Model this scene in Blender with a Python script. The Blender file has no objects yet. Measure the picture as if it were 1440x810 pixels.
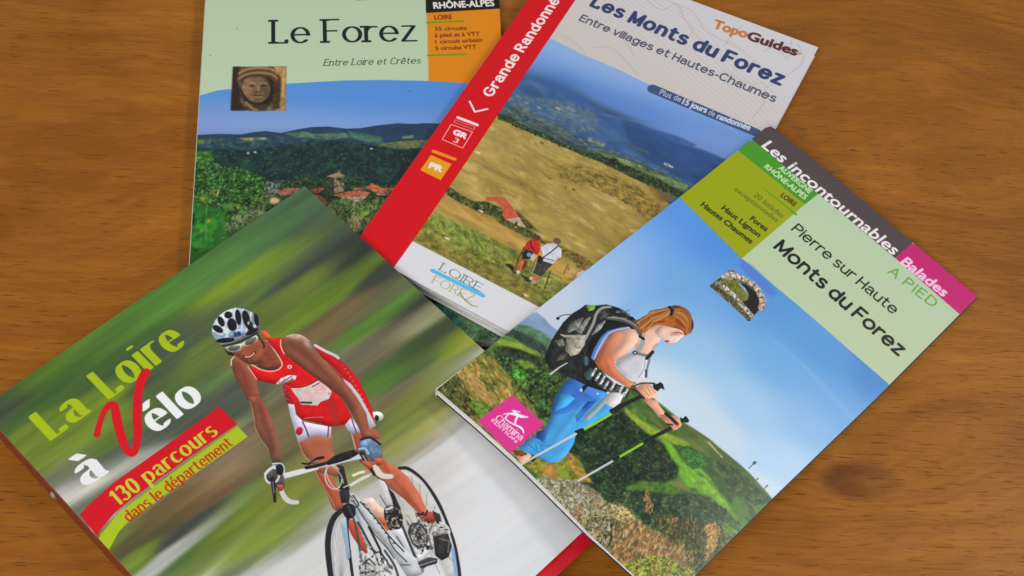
import bpy, math, random
import numpy as np
from mathutils import Vector, Matrix
from mathutils.geometry import delaunay_2d_cdt

# ------------------------------------------------------------------ camera
F_PX, PITCH, ROLL, CH = 2183.9946, math.radians(34.75024), math.radians(10.713506), 0.5186099
_c, _s = math.cos(PITCH), math.sin(PITCH)
FWD = np.array([0, _s, -_c]); _up = np.array([0, _c, _s]); _r = np.array([1.0, 0, 0])
CR = _r * math.cos(ROLL) + _up * math.sin(ROLL)
CU = -_r * math.sin(ROLL) + _up * math.cos(ROLL)
CC = np.array([0, -CH * math.tan(PITCH), CH])
scene = bpy.context.scene
camd = bpy.data.cameras.new('camera'); cam = bpy.data.objects.new('camera', camd)
scene.collection.objects.link(cam)
cam.matrix_world = Matrix(((CR[0], CU[0], -FWD[0], CC[0]), (CR[1], CU[1], -FWD[1], CC[1]),
                           (CR[2], CU[2], -FWD[2], CC[2]), (0, 0, 0, 1)))
camd.sensor_width = 36; camd.lens = 36 * F_PX / 1440; camd.clip_start = .01; camd.clip_end = 50
scene.camera = cam

# ------------------------------------------------------------------ light
world = bpy.data.worlds.new('World'); scene.world = world; world.use_nodes = True
bg = world.node_tree.nodes['Background']
bg.inputs[0].default_value = (.93, .96, 1, 1); bg.inputs[1].default_value = .38
def area(name, loc, target, size, size_y, power, col):
    l = bpy.data.lights.new(name, 'AREA'); l.shape = 'RECTANGLE'; l.size = size; l.size_y = size_y
    l.energy = power; l.color = col
    o = bpy.data.objects.new(name, l); scene.collection.objects.link(o); o.location = loc
    o.rotation_euler = (Vector(target) - Vector(loc)).to_track_quat('-Z', 'Y').to_euler()
    return o
area('lamp_key', (1.0, .60, 1.3), (0, 0, 0), .3, .3, 9.2, (1, .97, .93))
area('lamp_near', (-.20, -.78, .80), (-.05, -.1, 0), .5, .4, 8.6, (1, .97, .93))
scene.view_settings.view_transform = 'Standard'; scene.view_settings.look = 'None'
scene.view_settings.gamma = 1; scene.view_settings.exposure = 0
scene.view_settings.use_curve_mapping = False

# ------------------------------------------------------------------ helpers: geometry of a sheet lying at a slant
def ray(px, py, hf):
    """pixel positions -> points where they meet the height field hf(x, y)"""
    px = np.asarray(px, float); py = np.asarray(py, float)
    d = FWD + np.multiply.outer((px - 720) / F_PX, CR) - np.multiply.outer((py - 405) / F_PX, CU)
    z = np.full(px.shape, .01)
    for _ in range(14):
        t = (z - CC[2]) / d[..., 2]
        x = CC[0] + t * d[..., 0]; y = CC[1] + t * d[..., 1]
        z = hf(x, y)
    return x, y, z

def homography(src, dst):
    A = []
    for (x, y), (u, v) in zip(src, dst):
        A += [[x, y, 1, 0, 0, 0, -u * x, -u * y, -u], [0, 0, 0, x, y, 1, -v * x, -v * y, -v]]
    return np.linalg.svd(np.array(A, float))[2][-1].reshape(3, 3)

def ap(H, x, y):
    x = np.asarray(x, float); y = np.asarray(y, float)
    w = H[2, 0] * x + H[2, 1] * y + H[2, 2]
    return (H[0, 0] * x + H[0, 1] * y + H[0, 2]) / w, (H[1, 0] * x + H[1, 1] * y + H[1, 2]) / w

def z2(ox, oy, s, *p):
    """traced positions given in an enlarged crop with corner (ox, oy) and enlargement s"""
    return [(ox + p[i] / s, oy + p[i + 1] / s) for i in range(0, len(p), 2)]

# ------------------------------------------------------------------ helpers: value noise
_rng = np.random.RandomState(5)
_LAT = _rng.rand(256, 256).astype(np.float32)
def vn(X, Y, seed=0):
    X = X + seed * 37.13; Y = Y + seed * 11.7
    xi = np.floor(X).astype(np.int32); yi = np.floor(Y).astype(np.int32)
    fx = (X - xi); fy = (Y - yi); fx = fx * fx * (3 - 2 * fx); fy = fy * fy * (3 - 2 * fy)
    x0 = xi & 255; x1 = (xi + 1) & 255; y0 = yi & 255; y1 = (yi + 1) & 255
    return (_LAT[y0, x0] * (1 - fx) + _LAT[y0, x1] * fx) * (1 - fy) + (_LAT[y1, x0] * (1 - fx) + _LAT[y1, x1] * fx) * fy
def fbm(X, Y, scale, octs=4, seed=0, gain=.6):
    s = 0; a = 1; t = 0; f = 1 / scale
    for o in range(octs):
        s = s + a * vn(X * f, Y * f, seed + o * 3); t += a; a *= gain; f *= 2.03
    return s / t          # 0..1, centred on .5

# ------------------------------------------------------------------ helpers: printed artwork
def smooth_path(pts, closed=True, n=5):
    P = np.array(pts, float); N = len(P); out = []
    rng = range(N if closed else N - 1)
    for i in rng:
        if closed: a, b, c, d = P[(i - 1) % N], P[i], P[(i + 1) % N], P[(i + 2) % N]
        else: a, b, c, d = P[max(i - 1, 0)], P[i], P[i + 1], P[min(i + 2, N - 1)]
        for k in range(n):
            t = k / n
            out.append(.5 * (2 * b + (c - a) * t + (2 * a - 5 * b + 4 * c - d) * t * t + (3 * b - a - 3 * c + d) * t ** 3))
    if not closed: out.append(P[-1])
    return np.array(out)

class Print:
    """a printed cover: an image in millimetres of the cover, painted at places given in photo pixels"""
    def __init__(s, name, quad, W, H, R=6.0):
        s.name, s.W, s.H, s.R = name, W, H, R
        s.M = homography(quad, [(0, 0), (W, 0), (W, H), (0, H)]); s.Mi = np.linalg.inv(s.M)
        s.w, s.h = int(round(W * R)), int(round(H * R))
        s.img = np.ones((s.h, s.w, 3), np.float32); s.clip = None; s.rnd = None
    def set_clip(s, pts):
        s.clip = None
        if pts is None: return
        Q = s.T(pts); m, x0, y0 = s.mask_edges(np.concatenate([Q, np.roll(Q, -1, 0)], 1))
        s.clip = np.zeros((s.h, s.w), np.float32); s.clip[y0:y0 + m.shape[0], x0:x0 + m.shape[1]] = m
    def T(s, pts):
        P = np.array(pts, float); x, y = ap(s.M, P[:, 0], P[:, 1]); return np.stack([x * s.R, y * s.R], 1)
    def grid(s, x0, y0, x1, y1, step=1):
        X, Y = np.meshgrid(np.arange(x0, x1, step) + .5, np.arange(y0, y1, step) + .5)
        return ap(s.Mi, X / s.R, Y / s.R)
    def mask_edges(s, E, pad=2):
        """even-odd fill of an edge soup given in texture coordinates; returns mask and corner"""
        K = 3
        x0 = max(int(E[:, 0::2].min()) - pad, 0); x1 = min(int(E[:, 0::2].max()) + pad + 1, s.w)
        y0 = max(int(E[:, 1::2].min()) - pad, 0); y1 = min(int(E[:, 1::2].max()) + pad + 1, s.h)
        if x1 <= x0 or y1 <= y0: return None
        w, h = (x1 - x0) * K, (y1 - y0) * K
        G = np.zeros((h, w + 1), np.int32)
        for ax, ay, bx, by in E:
            ax = (ax - x0) * K; bx = (bx - x0) * K; ay = (ay - y0) * K; by = (by - y0) * K
            if ay > by: ax, ay, bx, by = bx, by, ax, ay
            r0 = max(int(math.ceil(ay - .5)), 0); r1 = min(int(math.ceil(by - .5)), h)
            if r1 <= r0: continue
            rr = np.arange(r0, r1); xx = ax + (rr + .5 - ay) * (bx - ax) / (by - ay)
            cc = np.clip(np.ceil(xx - .5), 0, w).astype(int)
            G[rr, cc] += 1
        Mk = (np.cumsum(G, 1)[:, :w] & 1).astype(np.float32)
        return Mk.reshape(y1 - y0, K, x1 - x0, K).mean((1, 3)), x0, y0
    def blend(s, m, x0, y0, col, n=None, mix=None, grad=None, a=1.0, shade=None):
        h, w = m.shape
        C = np.empty((h, w, 3), np.float32); C[:] = np.array(col, np.float32) / 255
        if n or mix or grad:
            PX, PY = s.grid(x0, y0, x0 + w, y0 + h)
            if grad:      # (x, y, x, y, colour at the second place)
                gx, gy, hx, hy, c2 = grad
                t = np.clip(((PX - gx) * (hx - gx) + (PY - gy) * (hy - gy)) / ((hx - gx) ** 2 + (hy - gy) ** 2), 0, 1)[..., None]
                C = C * (1 - t) + np.array(c2, np.float32) / 255 * t
            if mix:       # (colour, scale, threshold, [angle, stretch])
                for mx in (mix if isinstance(mix, list) else [mix]):
                    c2, sc, th = mx[:3]; ang, st = (mx[3], mx[4]) if len(mx) > 3 else (0, 1)
                    ca, sa = math.cos(math.radians(ang)), math.sin(math.radians(ang))
                    U, V = (PX * ca + PY * sa) / st, -PX * sa + PY * ca
                    f = fbm(U, V, sc, 3, seed=int(sc * 7 + c2[0]))
                    t = np.clip((f - th) * 9 + .5, 0, 1)[..., None]
                    C = C * (1 - t) + np.array(c2, np.float32) / 255 * t
            if n:         # (amplitude, scale, [angle, stretch])
                ang, st = (n[2], n[3]) if len(n) > 2 else (0, 1)
                ca, sa = math.cos(math.radians(ang)), math.sin(math.radians(ang))
                U, V = (PX * ca + PY * sa) / st, -PX * sa + PY * ca
                C = C * (1 + n[0] * 2.3 * (fbm(U, V, n[1], 4, seed=int(n[1] * 5)) - .5))[..., None]
        if shade is not None: C = C * shade[..., None]
        if s.clip is not None: m = m * s.clip[y0:y0 + h, x0:x0 + w]
        m = (m * a)[..., None]
        I = s.img[y0:y0 + h, x0:x0 + w]
        I[:] = I * (1 - m) + np.clip(C, 0, 1) * m
    def poly(s, pts, col, smooth=False, soft=0, **k):
        P = smooth_path(pts) if smooth else np.array(pts, float)
        Q = s.T(P); E = np.concatenate([Q, np.roll(Q, -1, 0)], 1)
        r = s.mask_edges(E, pad=2 + int(soft * 3))
        if r is None: return
        m, x0, y0 = r
        sh = None
        if s.rnd and min(m.shape) > 16:            # roundness of limbs and cloth in the pictured figure: (radius, edge, light x, light y, amount)
            r_, e_, lx, ly, am = s.rnd; r_ = max(2, min(r_, int(.22 * min(m.shape))))
            q = s.blur(np.pad(m, r_ * 2), r_)
            gy, gx = np.gradient(q); q = q[r_ * 2:-r_ * 2, r_ * 2:-r_ * 2]; gx = gx[r_ * 2:-r_ * 2, r_ * 2:-r_ * 2]; gy = gy[r_ * 2:-r_ * 2, r_ * 2:-r_ * 2]
            sh = 1 + e_ * .4 - e_ * (1 - np.clip(q * 2 - 1, 0, 1)) - am * r_ * 2 * (gx * lx + gy * ly)
        if soft: m = s.blur(m, soft)
        s.blend(m, x0, y0, col, shade=sh, **k)
    @staticmethod
    def blur(m, r):
        r = max(int(r), 1)
        for _ in range(2):
            for ax in (0, 1):
                p = np.pad(m, [(r + 1, r) if i == ax else (0, 0) for i in range(2)], 'edge').cumsum(ax)
                n = m.shape[ax]
                a = np.take(p, np.arange(2 * r + 1, 2 * r + 1 + n), ax); b = np.take(p, np.arange(0, n), ax)
                m = (a - b) / (2 * r + 1)
        return m
    def stroke(s, pts, wpx, col, smooth=False, soft=0, closed=False, **k):
        """line of a width (or list of widths) in photo pixels"""
        P = np.array(pts, float)
        ws = np.array(wpx if hasattr(wpx, '__len__') else [wpx] * len(P), float)
        if smooth:
            P2 = smooth_path(P, closed); ws = np.interp(np.linspace(0, 1, len(P2)), np.linspace(0, 1, len(ws)), ws); P = P2
        if closed: P = np.concatenate([P, P[:1]]); ws = np.append(ws, ws[0])
        Q = s.T(P); e = 2.0; Q2 = s.T(P + [e, 0]); Q3 = s.T(P + [0, e])
        sc = np.sqrt(np.abs((Q2 - Q)[:, 0] * (Q3 - Q)[:, 1] - (Q2 - Q)[:, 1] * (Q3 - Q)[:, 0])) / e
        rr = ws * sc / 2
        x0 = max(int((Q[:, 0] - rr).min()) - 2 - 3 * int(soft), 0); x1 = min(int((Q[:, 0] + rr).max()) + 3 + 3 * int(soft), s.w)
        y0 = max(int((Q[:, 1] - rr).min()) - 2 - 3 * int(soft), 0); y1 = min(int((Q[:, 1] + rr).max()) + 3 + 3 * int(soft), s.h)
        if x1 <= x0 or y1 <= y0: return
        m = np.zeros((y1 - y0, x1 - x0), np.float32)
        for i in range(len(Q) - 1):
            a, b = Q[i], Q[i + 1]; R = max(rr[i], rr[i + 1]) + 2
            u0 = max(int(min(a[0], b[0]) - R), x0); u1 = min(int(max(a[0], b[0]) + R) + 1, x1)
            v0 = max(int(min(a[1], b[1]) - R), y0); v1 = min(int(max(a[1], b[1]) + R) + 1, y1)
            if u1 <= u0 or v1 <= v0: continue
            X, Y = np.meshgrid(np.arange(u0, u1) + .5, np.arange(v0, v1) + .5)
            d = b - a; L = d @ d + 1e-9
            t = np.clip(((X - a[0]) * d[0] + (Y - a[1]) * d[1]) / L, 0, 1)
            D = np.hypot(X - a[0] - t * d[0], Y - a[1] - t * d[1])
            c = np.clip(.5 + rr[i] * (1 - t) + rr[i + 1] * t - D, 0, 1)
            sub = m[v0 - y0:v1 - y0, u0 - x0:u1 - x0]; np.maximum(sub, c, out=sub)
        if soft: m = s.blur(m, soft)
        s.blend(m, x0, y0, col, **k)
    def oval(s, cx, cy, rx, ry, ang, col, **k):
        t = np.linspace(0, 2 * math.pi, 28, endpoint=False); a = math.radians(ang)
        x, y = rx * np.cos(t), ry * np.sin(t)
        s.poly(np.stack([cx + x * math.cos(a) - y * math.sin(a), cy + x * math.sin(a) + y * math.cos(a)], 1), col, **k)
    def oring(s, cx, cy, rx, ry, ang, w, col, a0=0, a1=360, **k):
        t = np.radians(np.linspace(a0, a1, 40)); a = math.radians(ang)
        x, y = rx * np.cos(t), ry * np.sin(t)
        s.stroke(np.stack([cx + x * math.cos(a) - y * math.sin(a), cy + x * math.sin(a) + y * math.cos(a)], 1), w, col, **k)
    def scatter(s, pts, n, size, cols, elong=1.6, ang=0, jit=18, a=.8, seed=1, two=None):
        """many small dabs inside an outline: leaves, crowns, tufts; two = colour share of a lit side"""
        rs = random.Random(seed); P = np.array(pts, float); lo, hi = P.min(0), P.max(0); k = 0; cand = []
        while len(cand) < n and k < n * 12:
            k += 1; x, y = rs.uniform(lo[0], hi[0]), rs.uniform(lo[1], hi[1]); c = False
            for i in range(len(P)):
                (ax, ay), (bx, by) = P[i], P[i - 1]
                if (ay > y) != (by > y) and x < (bx - ax) * (y - ay) / (by - ay) + ax: c = not c
            if c: cand.append((x, y))
        cand.sort(key=lambda q: q[1])
        for x, y in cand:
            z = size * rs.uniform(.55, 1.5); c = rs.choice(cols); f = rs.uniform(.82, 1.18); c = tuple(min(255, v * f) for v in c); g = ang + rs.uniform(-jit, jit)
            s.dab(x, y, z * elong, z, g, c, a)
            if two: s.dab(x + two[0] * z, y + two[1] * z, z * elong * .55, z * .55, g, tuple(min(255, v * two[2]) for v in c), a * .8)
    def dab(s, x, y, rx, ry, ang, col, a):
        px, py = ap(s.M, [x, x + 1, x], [y, y, y + 1]); px = px * s.R; py = py * s.R
        J = np.array([[px[1] - px[0], px[2] - px[0]], [py[1] - py[0], py[2] - py[0]]]); Ji = np.linalg.inv(J); r = max(rx, ry) * max(np.abs(J).sum(1)) + 2
        x0 = max(int(px[0] - r), 0); x1 = min(int(px[0] + r) + 1, s.w); y0 = max(int(py[0] - r), 0); y1 = min(int(py[0] + r) + 1, s.h)
        if x1 <= x0 or y1 <= y0: return
        X, Y = np.meshgrid(np.arange(x0, x1) + .5 - px[0], np.arange(y0, y1) + .5 - py[0])
        U, V = Ji[0, 0] * X + Ji[0, 1] * Y, Ji[1, 0] * X + Ji[1, 1] * Y; t = math.radians(ang); ca, sa = math.cos(t), math.sin(t)
        d = np.hypot((U * ca + V * sa) / rx, (-U * sa + V * ca) / ry)
        m = (np.clip((1 - d) * 2.2 + .2, 0, 1) * a)[..., None]
        I = s.img[y0:y1, x0:x1]; I[:] = I * (1 - m) + np.array(col, np.float32) / 255 * m
    def splats(s, pts, base_w=1e-4, step=4):
        """soft colour field: every entry (x, y, rx, ry, angle, (r, g, b)[, weight])"""
        PX, PY = s.grid(0, 0, s.w + step, s.h + step, step)
        num = np.zeros(PX.shape + (3,)); den = np.zeros(PX.shape)
        for e in pts:
            x, y, rx, ry, ang, col = e[:6]; wt = e[6] if len(e) > 6 else 1
            a = math.radians(ang); ca, sa = math.cos(a), math.sin(a)
            U = ((PX - x) * ca + (PY - y) * sa) / rx; V = (-(PX - x) * sa + (PY - y) * ca) / ry
            d = U * U + V * V
            g = wt * (np.exp(-d) + base_w / (1 + d * d))
            num += g[..., None] * np.array(col) / 255; den += g
        F = (num / den[..., None])
        yi = np.clip((np.arange(s.h)) / step, 0, F.shape[0] - 1.001); xi = np.clip((np.arange(s.w)) / step, 0, F.shape[1] - 1.001)
        y0 = yi.astype(int); x0 = xi.astype(int); fy = (yi - y0)[:, None, None]; fx = (xi - x0)[None, :, None]
        A = F[y0] * (1 - fy) + F[y0 + 1] * fy
        s.img[:] = A[:, x0] * (1 - fx) + A[:, x0 + 1] * fx
    # ---- lettering
    def frame(s, p0, p1, pt):
        a, b, c = s.T([p0, p1, pt]); ex = b - a; L = math.hypot(*ex); ex = ex / L; ey = np.array([-ex[1], ex[0]])
        return a, ex, ey, L, (c - a) @ ey
    def nib(s, txt, p0, p1, pt, col, rx=.05, ry=None, serif=0, shear=0, xh=.68, gap=.10, space=.34, wd=1.0, **k):
        """lettering drawn with a nib: skeleton letters widened by an elliptical nib; p0-p1 baseline, pt above p0 at capital height"""
        ry = rx if ry is None else ry
        a, ex, ey, L, Hc = s.frame(p0, p1, pt)
        x = 0; items = []
        for ch in txt:
            if ch == ' ': x += space; continue
            st, sf, w = glyph(ch, xh)
            for P in st: P[:, 0] *= wd
            sf = [(u * wd, v) for u, v in sf]; w *= wd
            items.append((x, st, sf)); x += w + 2 * rx + gap + (serif * .12 if serif else 0)
        x -= gap; sx = L / x; px = 1.0 / Hc
        for gx, st, sf in items:
            segs = []
            for P in st:
                Q = P.copy(); Q[:, 1] = ry + Q[:, 1] * (1 - 2 * ry)
                Q[:, 0] += gx + rx; segs.append((Q, rx, ry))
            if serif:
                for (u, v) in sf:
                    v2 = .040 + v * (1 - .080)
                    segs.append((np.array([[u + gx + rx - serif - rx * .5, v2], [u + gx + rx + serif + rx * .5, v2]]), .042, .040))
            al = np.concatenate([q for q, _, _ in segs])
            bx0, bx1 = al[:, 0].min() - rx * 1.6, al[:, 0].max() + rx * 1.6; by0, by1 = al[:, 1].min() - .2, al[:, 1].max() + .2
            cs = np.array([a + ex * sx * u + (ey + ex * shear) * Hc * v for u in (bx0, bx1) for v in (by0, by1)])
            x0 = max(int(cs[:, 0].min()), 0); x1 = min(int(cs[:, 0].max()) + 2, s.w)
            y0 = max(int(cs[:, 1].min()), 0); y1 = min(int(cs[:, 1].max()) + 2, s.h)
            if x1 <= x0 or y1 <= y0: continue
            X, Y = np.meshgrid(np.arange(x0, x1) + .5 - a[0], np.arange(y0, y1) + .5 - a[1])
            V = (X * ey[0] + Y * ey[1]) / Hc; U = (X * ex[0] + Y * ex[1]) / sx - V * shear * Hc / sx
            m = np.zeros(X.shape, np.float32)
            for Q, qx, qy in segs:
                for i in range(len(Q) - 1):
                    A = Q[i] / (qx, qy); B = Q[i + 1] / (qx, qy); d = B - A
                    t = np.clip(((U / qx - A[0]) * d[0] + (V / qy - A[1]) * d[1]) / (d @ d + 1e-9), 0, 1)
                    DX = U / qx - A[0] - t * d[0]; DY = V / qy - A[1] - t * d[1]
                    D = np.hypot(DX, DY) + 1e-6
                    # gradient of the scaled distance gives the width of one texel
                    g = np.hypot(DX / D / (qx * sx), DY / D / (qy * Hc))
                    m = np.maximum(m, np.clip(.5 + (1 - D) / g, 0, 1))
            s.blend(m, x0, y0, col, **k)
    def text(s, txt, p0, p1, pt, col, bold=0, shear=0, **k):
        """lettering in the plain built-in typeface"""
        a, ex, ey, L, Hc = s.frame(p0, p1, pt)
        V, E = builtin_text(txt)
        xs = V[:, 0]; sc = L / (xs.max() - xs.min()); hc = Hc / .682
        P = a + np.outer((xs - xs.min()) * sc, ex) + np.outer(V[:, 1] * hc, ey + ex * shear)
        r = s.mask_edges(np.concatenate([P[E[:, 0]], P[E[:, 1]]], 1), pad=2 + int(bold * Hc + 1))
        if r is None: return
        m, x0, y0 = r
        if bold:
            b = bold * Hc; base = m; pad = int(b) + 2
            Pd = np.pad(base, pad); m = base.copy()
            for q in range(16):
                for rad in (b, b * .5):
                    dx, dy = rad * math.cos(q * math.pi / 8), rad * math.sin(q * math.pi / 8)
                    ix, iy = math.floor(dx), math.floor(dy); fx, fy = dx - ix, dy - iy
                    def sh(i, j): return Pd[pad + j:pad + j + base.shape[0], pad + i:pad + i + base.shape[1]]
                    v = (sh(ix, iy) * (1 - fx) + sh(ix + 1, iy) * fx) * (1 - fy) + (sh(ix, iy + 1) * (1 - fx) + sh(ix + 1, iy + 1) * fx) * fy
                    m = np.maximum(m, v)
        s.blend(m, x0, y0, col, **k)
    def image(s):
        im = bpy.data.images.new(s.name + '_print', s.w, s.h, alpha=False)
        A = np.ones((s.h, s.w, 4), np.float32); A[..., :3] = np.clip(s.img, 0, 1)
        im.pixels.foreach_set(A.ravel()); im.update(); im.pack()
        return im

_tc = {}
def builtin_text(txt):
    if txt in _tc: return _tc[txt]
    c = bpy.data.curves.new('lettering', 'FONT'); c.body = txt; c.resolution_u = 4
    o = bpy.data.objects.new('lettering', c); scene.collection.objects.link(o)
    m = o.evaluated_get(bpy.context.evaluated_depsgraph_get()).to_mesh()
    V = np.array([v.co[:2] for v in m.vertices]); cnt = {}
    for p in m.polygons:
        vs = list(p.vertices)
        for i in range(len(vs)):
            e = (min(vs[i], vs[i - 1]), max(vs[i], vs[i - 1])); cnt[e] = cnt.get(e, 0) + 1
    E = np.array([e for e, n in cnt.items() if n == 1])
    bpy.data.objects.remove(o); bpy.data.curves.remove(c)
    _tc[txt] = (V, E); return V, E

# skeleton letters. L = line through places, A = arc (cx cy rx ry from to), S = place of a serif. x-height written as 1 in lower case
CAPS = {
 'A': ('L 0 0 .36 1 .72 0;L .13 .34 .59 .34;S 0 0;S .72 0', .72), 'B': ('L 0 0 0 1 .3 1;A .3 .75 .25 .25 90 -90;L 0 .5 .32 .5;A .32 .25 .28 .25 90 -90;L .32 0 0 0;S 0 1;S 0 0', .6),
 'C': ('A .4 .5 .4 .5 48 312', .72), 'D': ('L 0 0 0 1 .28 1;A .28 .5 .44 .5 90 -90;L .28 0 0 0;S 0 1;S 0 0', .72),
 'E': ('L .52 1 0 1 0 0 .54 0;L 0 .52 .46 .52;S 0 1;S 0 0', .54), 'F': ('L .52 1 0 1 0 0;L 0 .5 .44 .5;S 0 1;S 0 0', .52),
 'G': ('A .42 .5 .42 .5 45 340;L .82 .32 .82 .46 .5 .46', .82), 'H': ('L 0 0 0 1;L .62 0 .62 1;L 0 .52 .62 .52;S 0 0;S 0 1;S .62 0;S .62 1', .62),
 'I': ('L 0 0 0 1;S 0 0;S 0 1', 0), 'L': ('L 0 1 0 0 .5 0 .52 .12;S 0 1;S 0 0', .52),
 'M': ('L 0 0 0 1 .38 .1 .76 1 .76 0;S 0 0;S .76 0', .76), 'N': ('L 0 0 0 1 .6 0 .6 1;S 0 0;S .6 1', .6),
 'O': ('A .42 .5 .42 .5 0 360', .84), 'P': ('L 0 0 0 1 .3 1;A .3 .74 .28 .26 90 -90;L .3 .48 0 .48;S 0 0;S 0 1', .58),
 'R': ('L 0 0 0 1 .3 1;A .3 .75 .27 .25 90 -90;L .3 .5 0 .5;L .3 .5 .6 0;S 0 0;S 0 1', .6), 'T': ('L 0 1 .66 1;L .33 1 .33 0;S .33 0', .66),
 'Z': ('L .04 1 .58 1 0 0 .6 0', .6), '-': ('L 0 .34 .24 .34', .24), '1': ('L 0 .8 .2 1 .2 0', .2), '®': ('A .15 .7 .15 .15 0 360', .3),
 '3': ('A .26 .75 .23 .25 150 -80;A .26 .26 .28 .26 80 -150', .52), '0': ('A .28 .5 .28 .5 0 360', .56), '5': ('L .46 1 .08 1 .04 .55;A .24 .31 .27 .31 120 -150', .5),
}
LOW = {
 'a': ('A .27 .7 .24 .3 160 20;L .52 .78 .52 .16 .6 0;A .27 .28 .26 .28 80 290;L .3 .56 .52 .6', .58), 'b': ('K 0 0 0;A .3 .5 .3 .5 180 -180', .6),
 'c': ('A .31 .5 .31 .5 50 310', .52), 'd': ('K .58 0 0;A .29 .5 .29 .5 0 360;S .52 -9', .58), 'e': ('A .31 .5 .31 .5 0 318;L 0 .53 .62 .53', .62),
 'f': ('L .18 0 .18 1.2;A .38 1.2 .2 .25 180 70;L 0 1 .4 1', .4), 'g': ('A .29 .5 .29 .5 0 360;L .58 1 .58 -.1;A .3 -.1 .28 .3 0 -150', .58),
 'h': ('K 0 0 0;A .27 .62 .27 .38 180 0;L .54 .62 .54 0;S .54 0;S 0 0', .54), 'i': ('L 0 0 0 1;D 0;S 0 0;S -.04 1', 0), 'l': ('K 0 0 0;S 0 0;S -.04 -9', 0),
 'm': ('L 0 0 0 1;A .23 .66 .23 .34 180 0;L .46 .66 .46 0;A .69 .66 .23 .34 180 0;L .92 .66 .92 0;S 0 0;S .46 0;S .92 0', .92),
 'n': ('L 0 0 0 1;A .27 .62 .27 .38 180 0;L .54 .62 .54 0;S 0 0;S .54 0;S -.04 1', .54), 'o': ('A .32 .5 .32 .5 0 360', .64),
 'p': ('L 0 1 0 -.45;A .3 .5 .3 .5 180 -180;S 0 -.45;S -.04 1', .6), 'r': ('L 0 0 0 1;A .3 .6 .3 .4 180 70;S 0 0;S -.04 1', .36),
 's': ('A .24 .76 .22 .24 40 270;A .24 .26 .24 .26 90 -140', .48), 't': ('L .14 1.32 .14 .3;A .34 .3 .2 .3 180 290;L 0 1 .38 1', .4),
 'u': ('L 0 1 0 .38;A .27 .38 .27 .38 180 360;L .54 1 .54 0;S -.04 1;S .5 1', .54), 'v': ('L 0 1 .27 0 .54 1', .54), 'x': ('L 0 0 .5 1;L 0 1 .5 0', .5),
 'z': ('L .02 1 .46 1 0 0 .5 0', .5),
}
ACC = {'é': ('e', 'L .26 1.22 .46 1.5'), 'è': ('e', 'L .36 1.22 .16 1.5'), 'à': ('a', 'L .36 1.22 .16 1.5'), 'ê': ('e', 'L .1 1.2 .31 1.45 .52 1.2'), 'Ô': ('O', 'L .25 1.15 .42 1.3 .59 1.15')}
def glyph(ch, xh):
    if ch in ACC: base, extra = ACC[ch]
    else: base, extra = ch, None
    src, w = CAPS[base] if base in CAPS else LOW[base]
    k = 1 if base in CAPS else xh
    if extra: src = src + ';' + extra
    st, sf = [], []
    for t in src.split(';'):
        q = t.split(); v = [float(z) for z in q[1:]]
        if q[0] == 'L': P = np.array(v).reshape(-1, 2); P[:, 1] *= k; st.append(P)
        elif q[0] == 'A':
            cx, cy, rx, ry, a0, a1 = v; n = max(int(abs(a1 - a0) / 15), 4); an = np.radians(np.linspace(a0, a1, n + 1))
            st.append(np.stack([cx + rx * np.cos(an), (cy + ry * np.sin(an)) * k], 1))
        elif q[0] == 'K': st.append(np.array([[v[0], 0], [v[0], 1.0]]))
        elif q[0] == 'D': st.append(np.array([[v[0], .93], [v[0] + .001, .97]]))
        elif q[0] == 'S': sf.append((v[0], 1.0 if v[1] == -9 else v[1] * k))
    return st, sf, w

# ------------------------------------------------------------------ how the guidebooks lie (heights of their upper faces, metres)
def hf_forez(x, y): return .0055 + 0 * x
def hf_topo(x, y): return .0121 - .04 * x + 0 * y
def hf_velo(x, y): return  .0179 + .0300 * (x + .0655) + .045 * (y + .0077)
def hf_cham(x, y):
    a = .0180 + .030 * (x + .02) - .05 * (y + .0635); b = .0224 - .1516 * (x - .0566) - .0293 * (y + .0896)
    k = .0015
    m = np.minimum(a, b)
    return m - k * np.log(np.exp(-(a - m) / k) + np.exp(-(b - m) / k)) + .0048
def make_print(name, quad, hf, R=6.0):
    q = np.array(quad); x, y, z = ray(q[:, 0], q[:, 1], hf); P = np.stack([x, y, z], 1)
    W = (np.linalg.norm(P[1] - P[0]) + np.linalg.norm(P[2] - P[3])) * 500
    H = (np.linalg.norm(P[3] - P[0]) + np.linalg.norm(P[2] - P[1])) * 500
    p = Print(name, quad, W, H, R); p.hf = hf; p.quad = quad; return p

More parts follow.
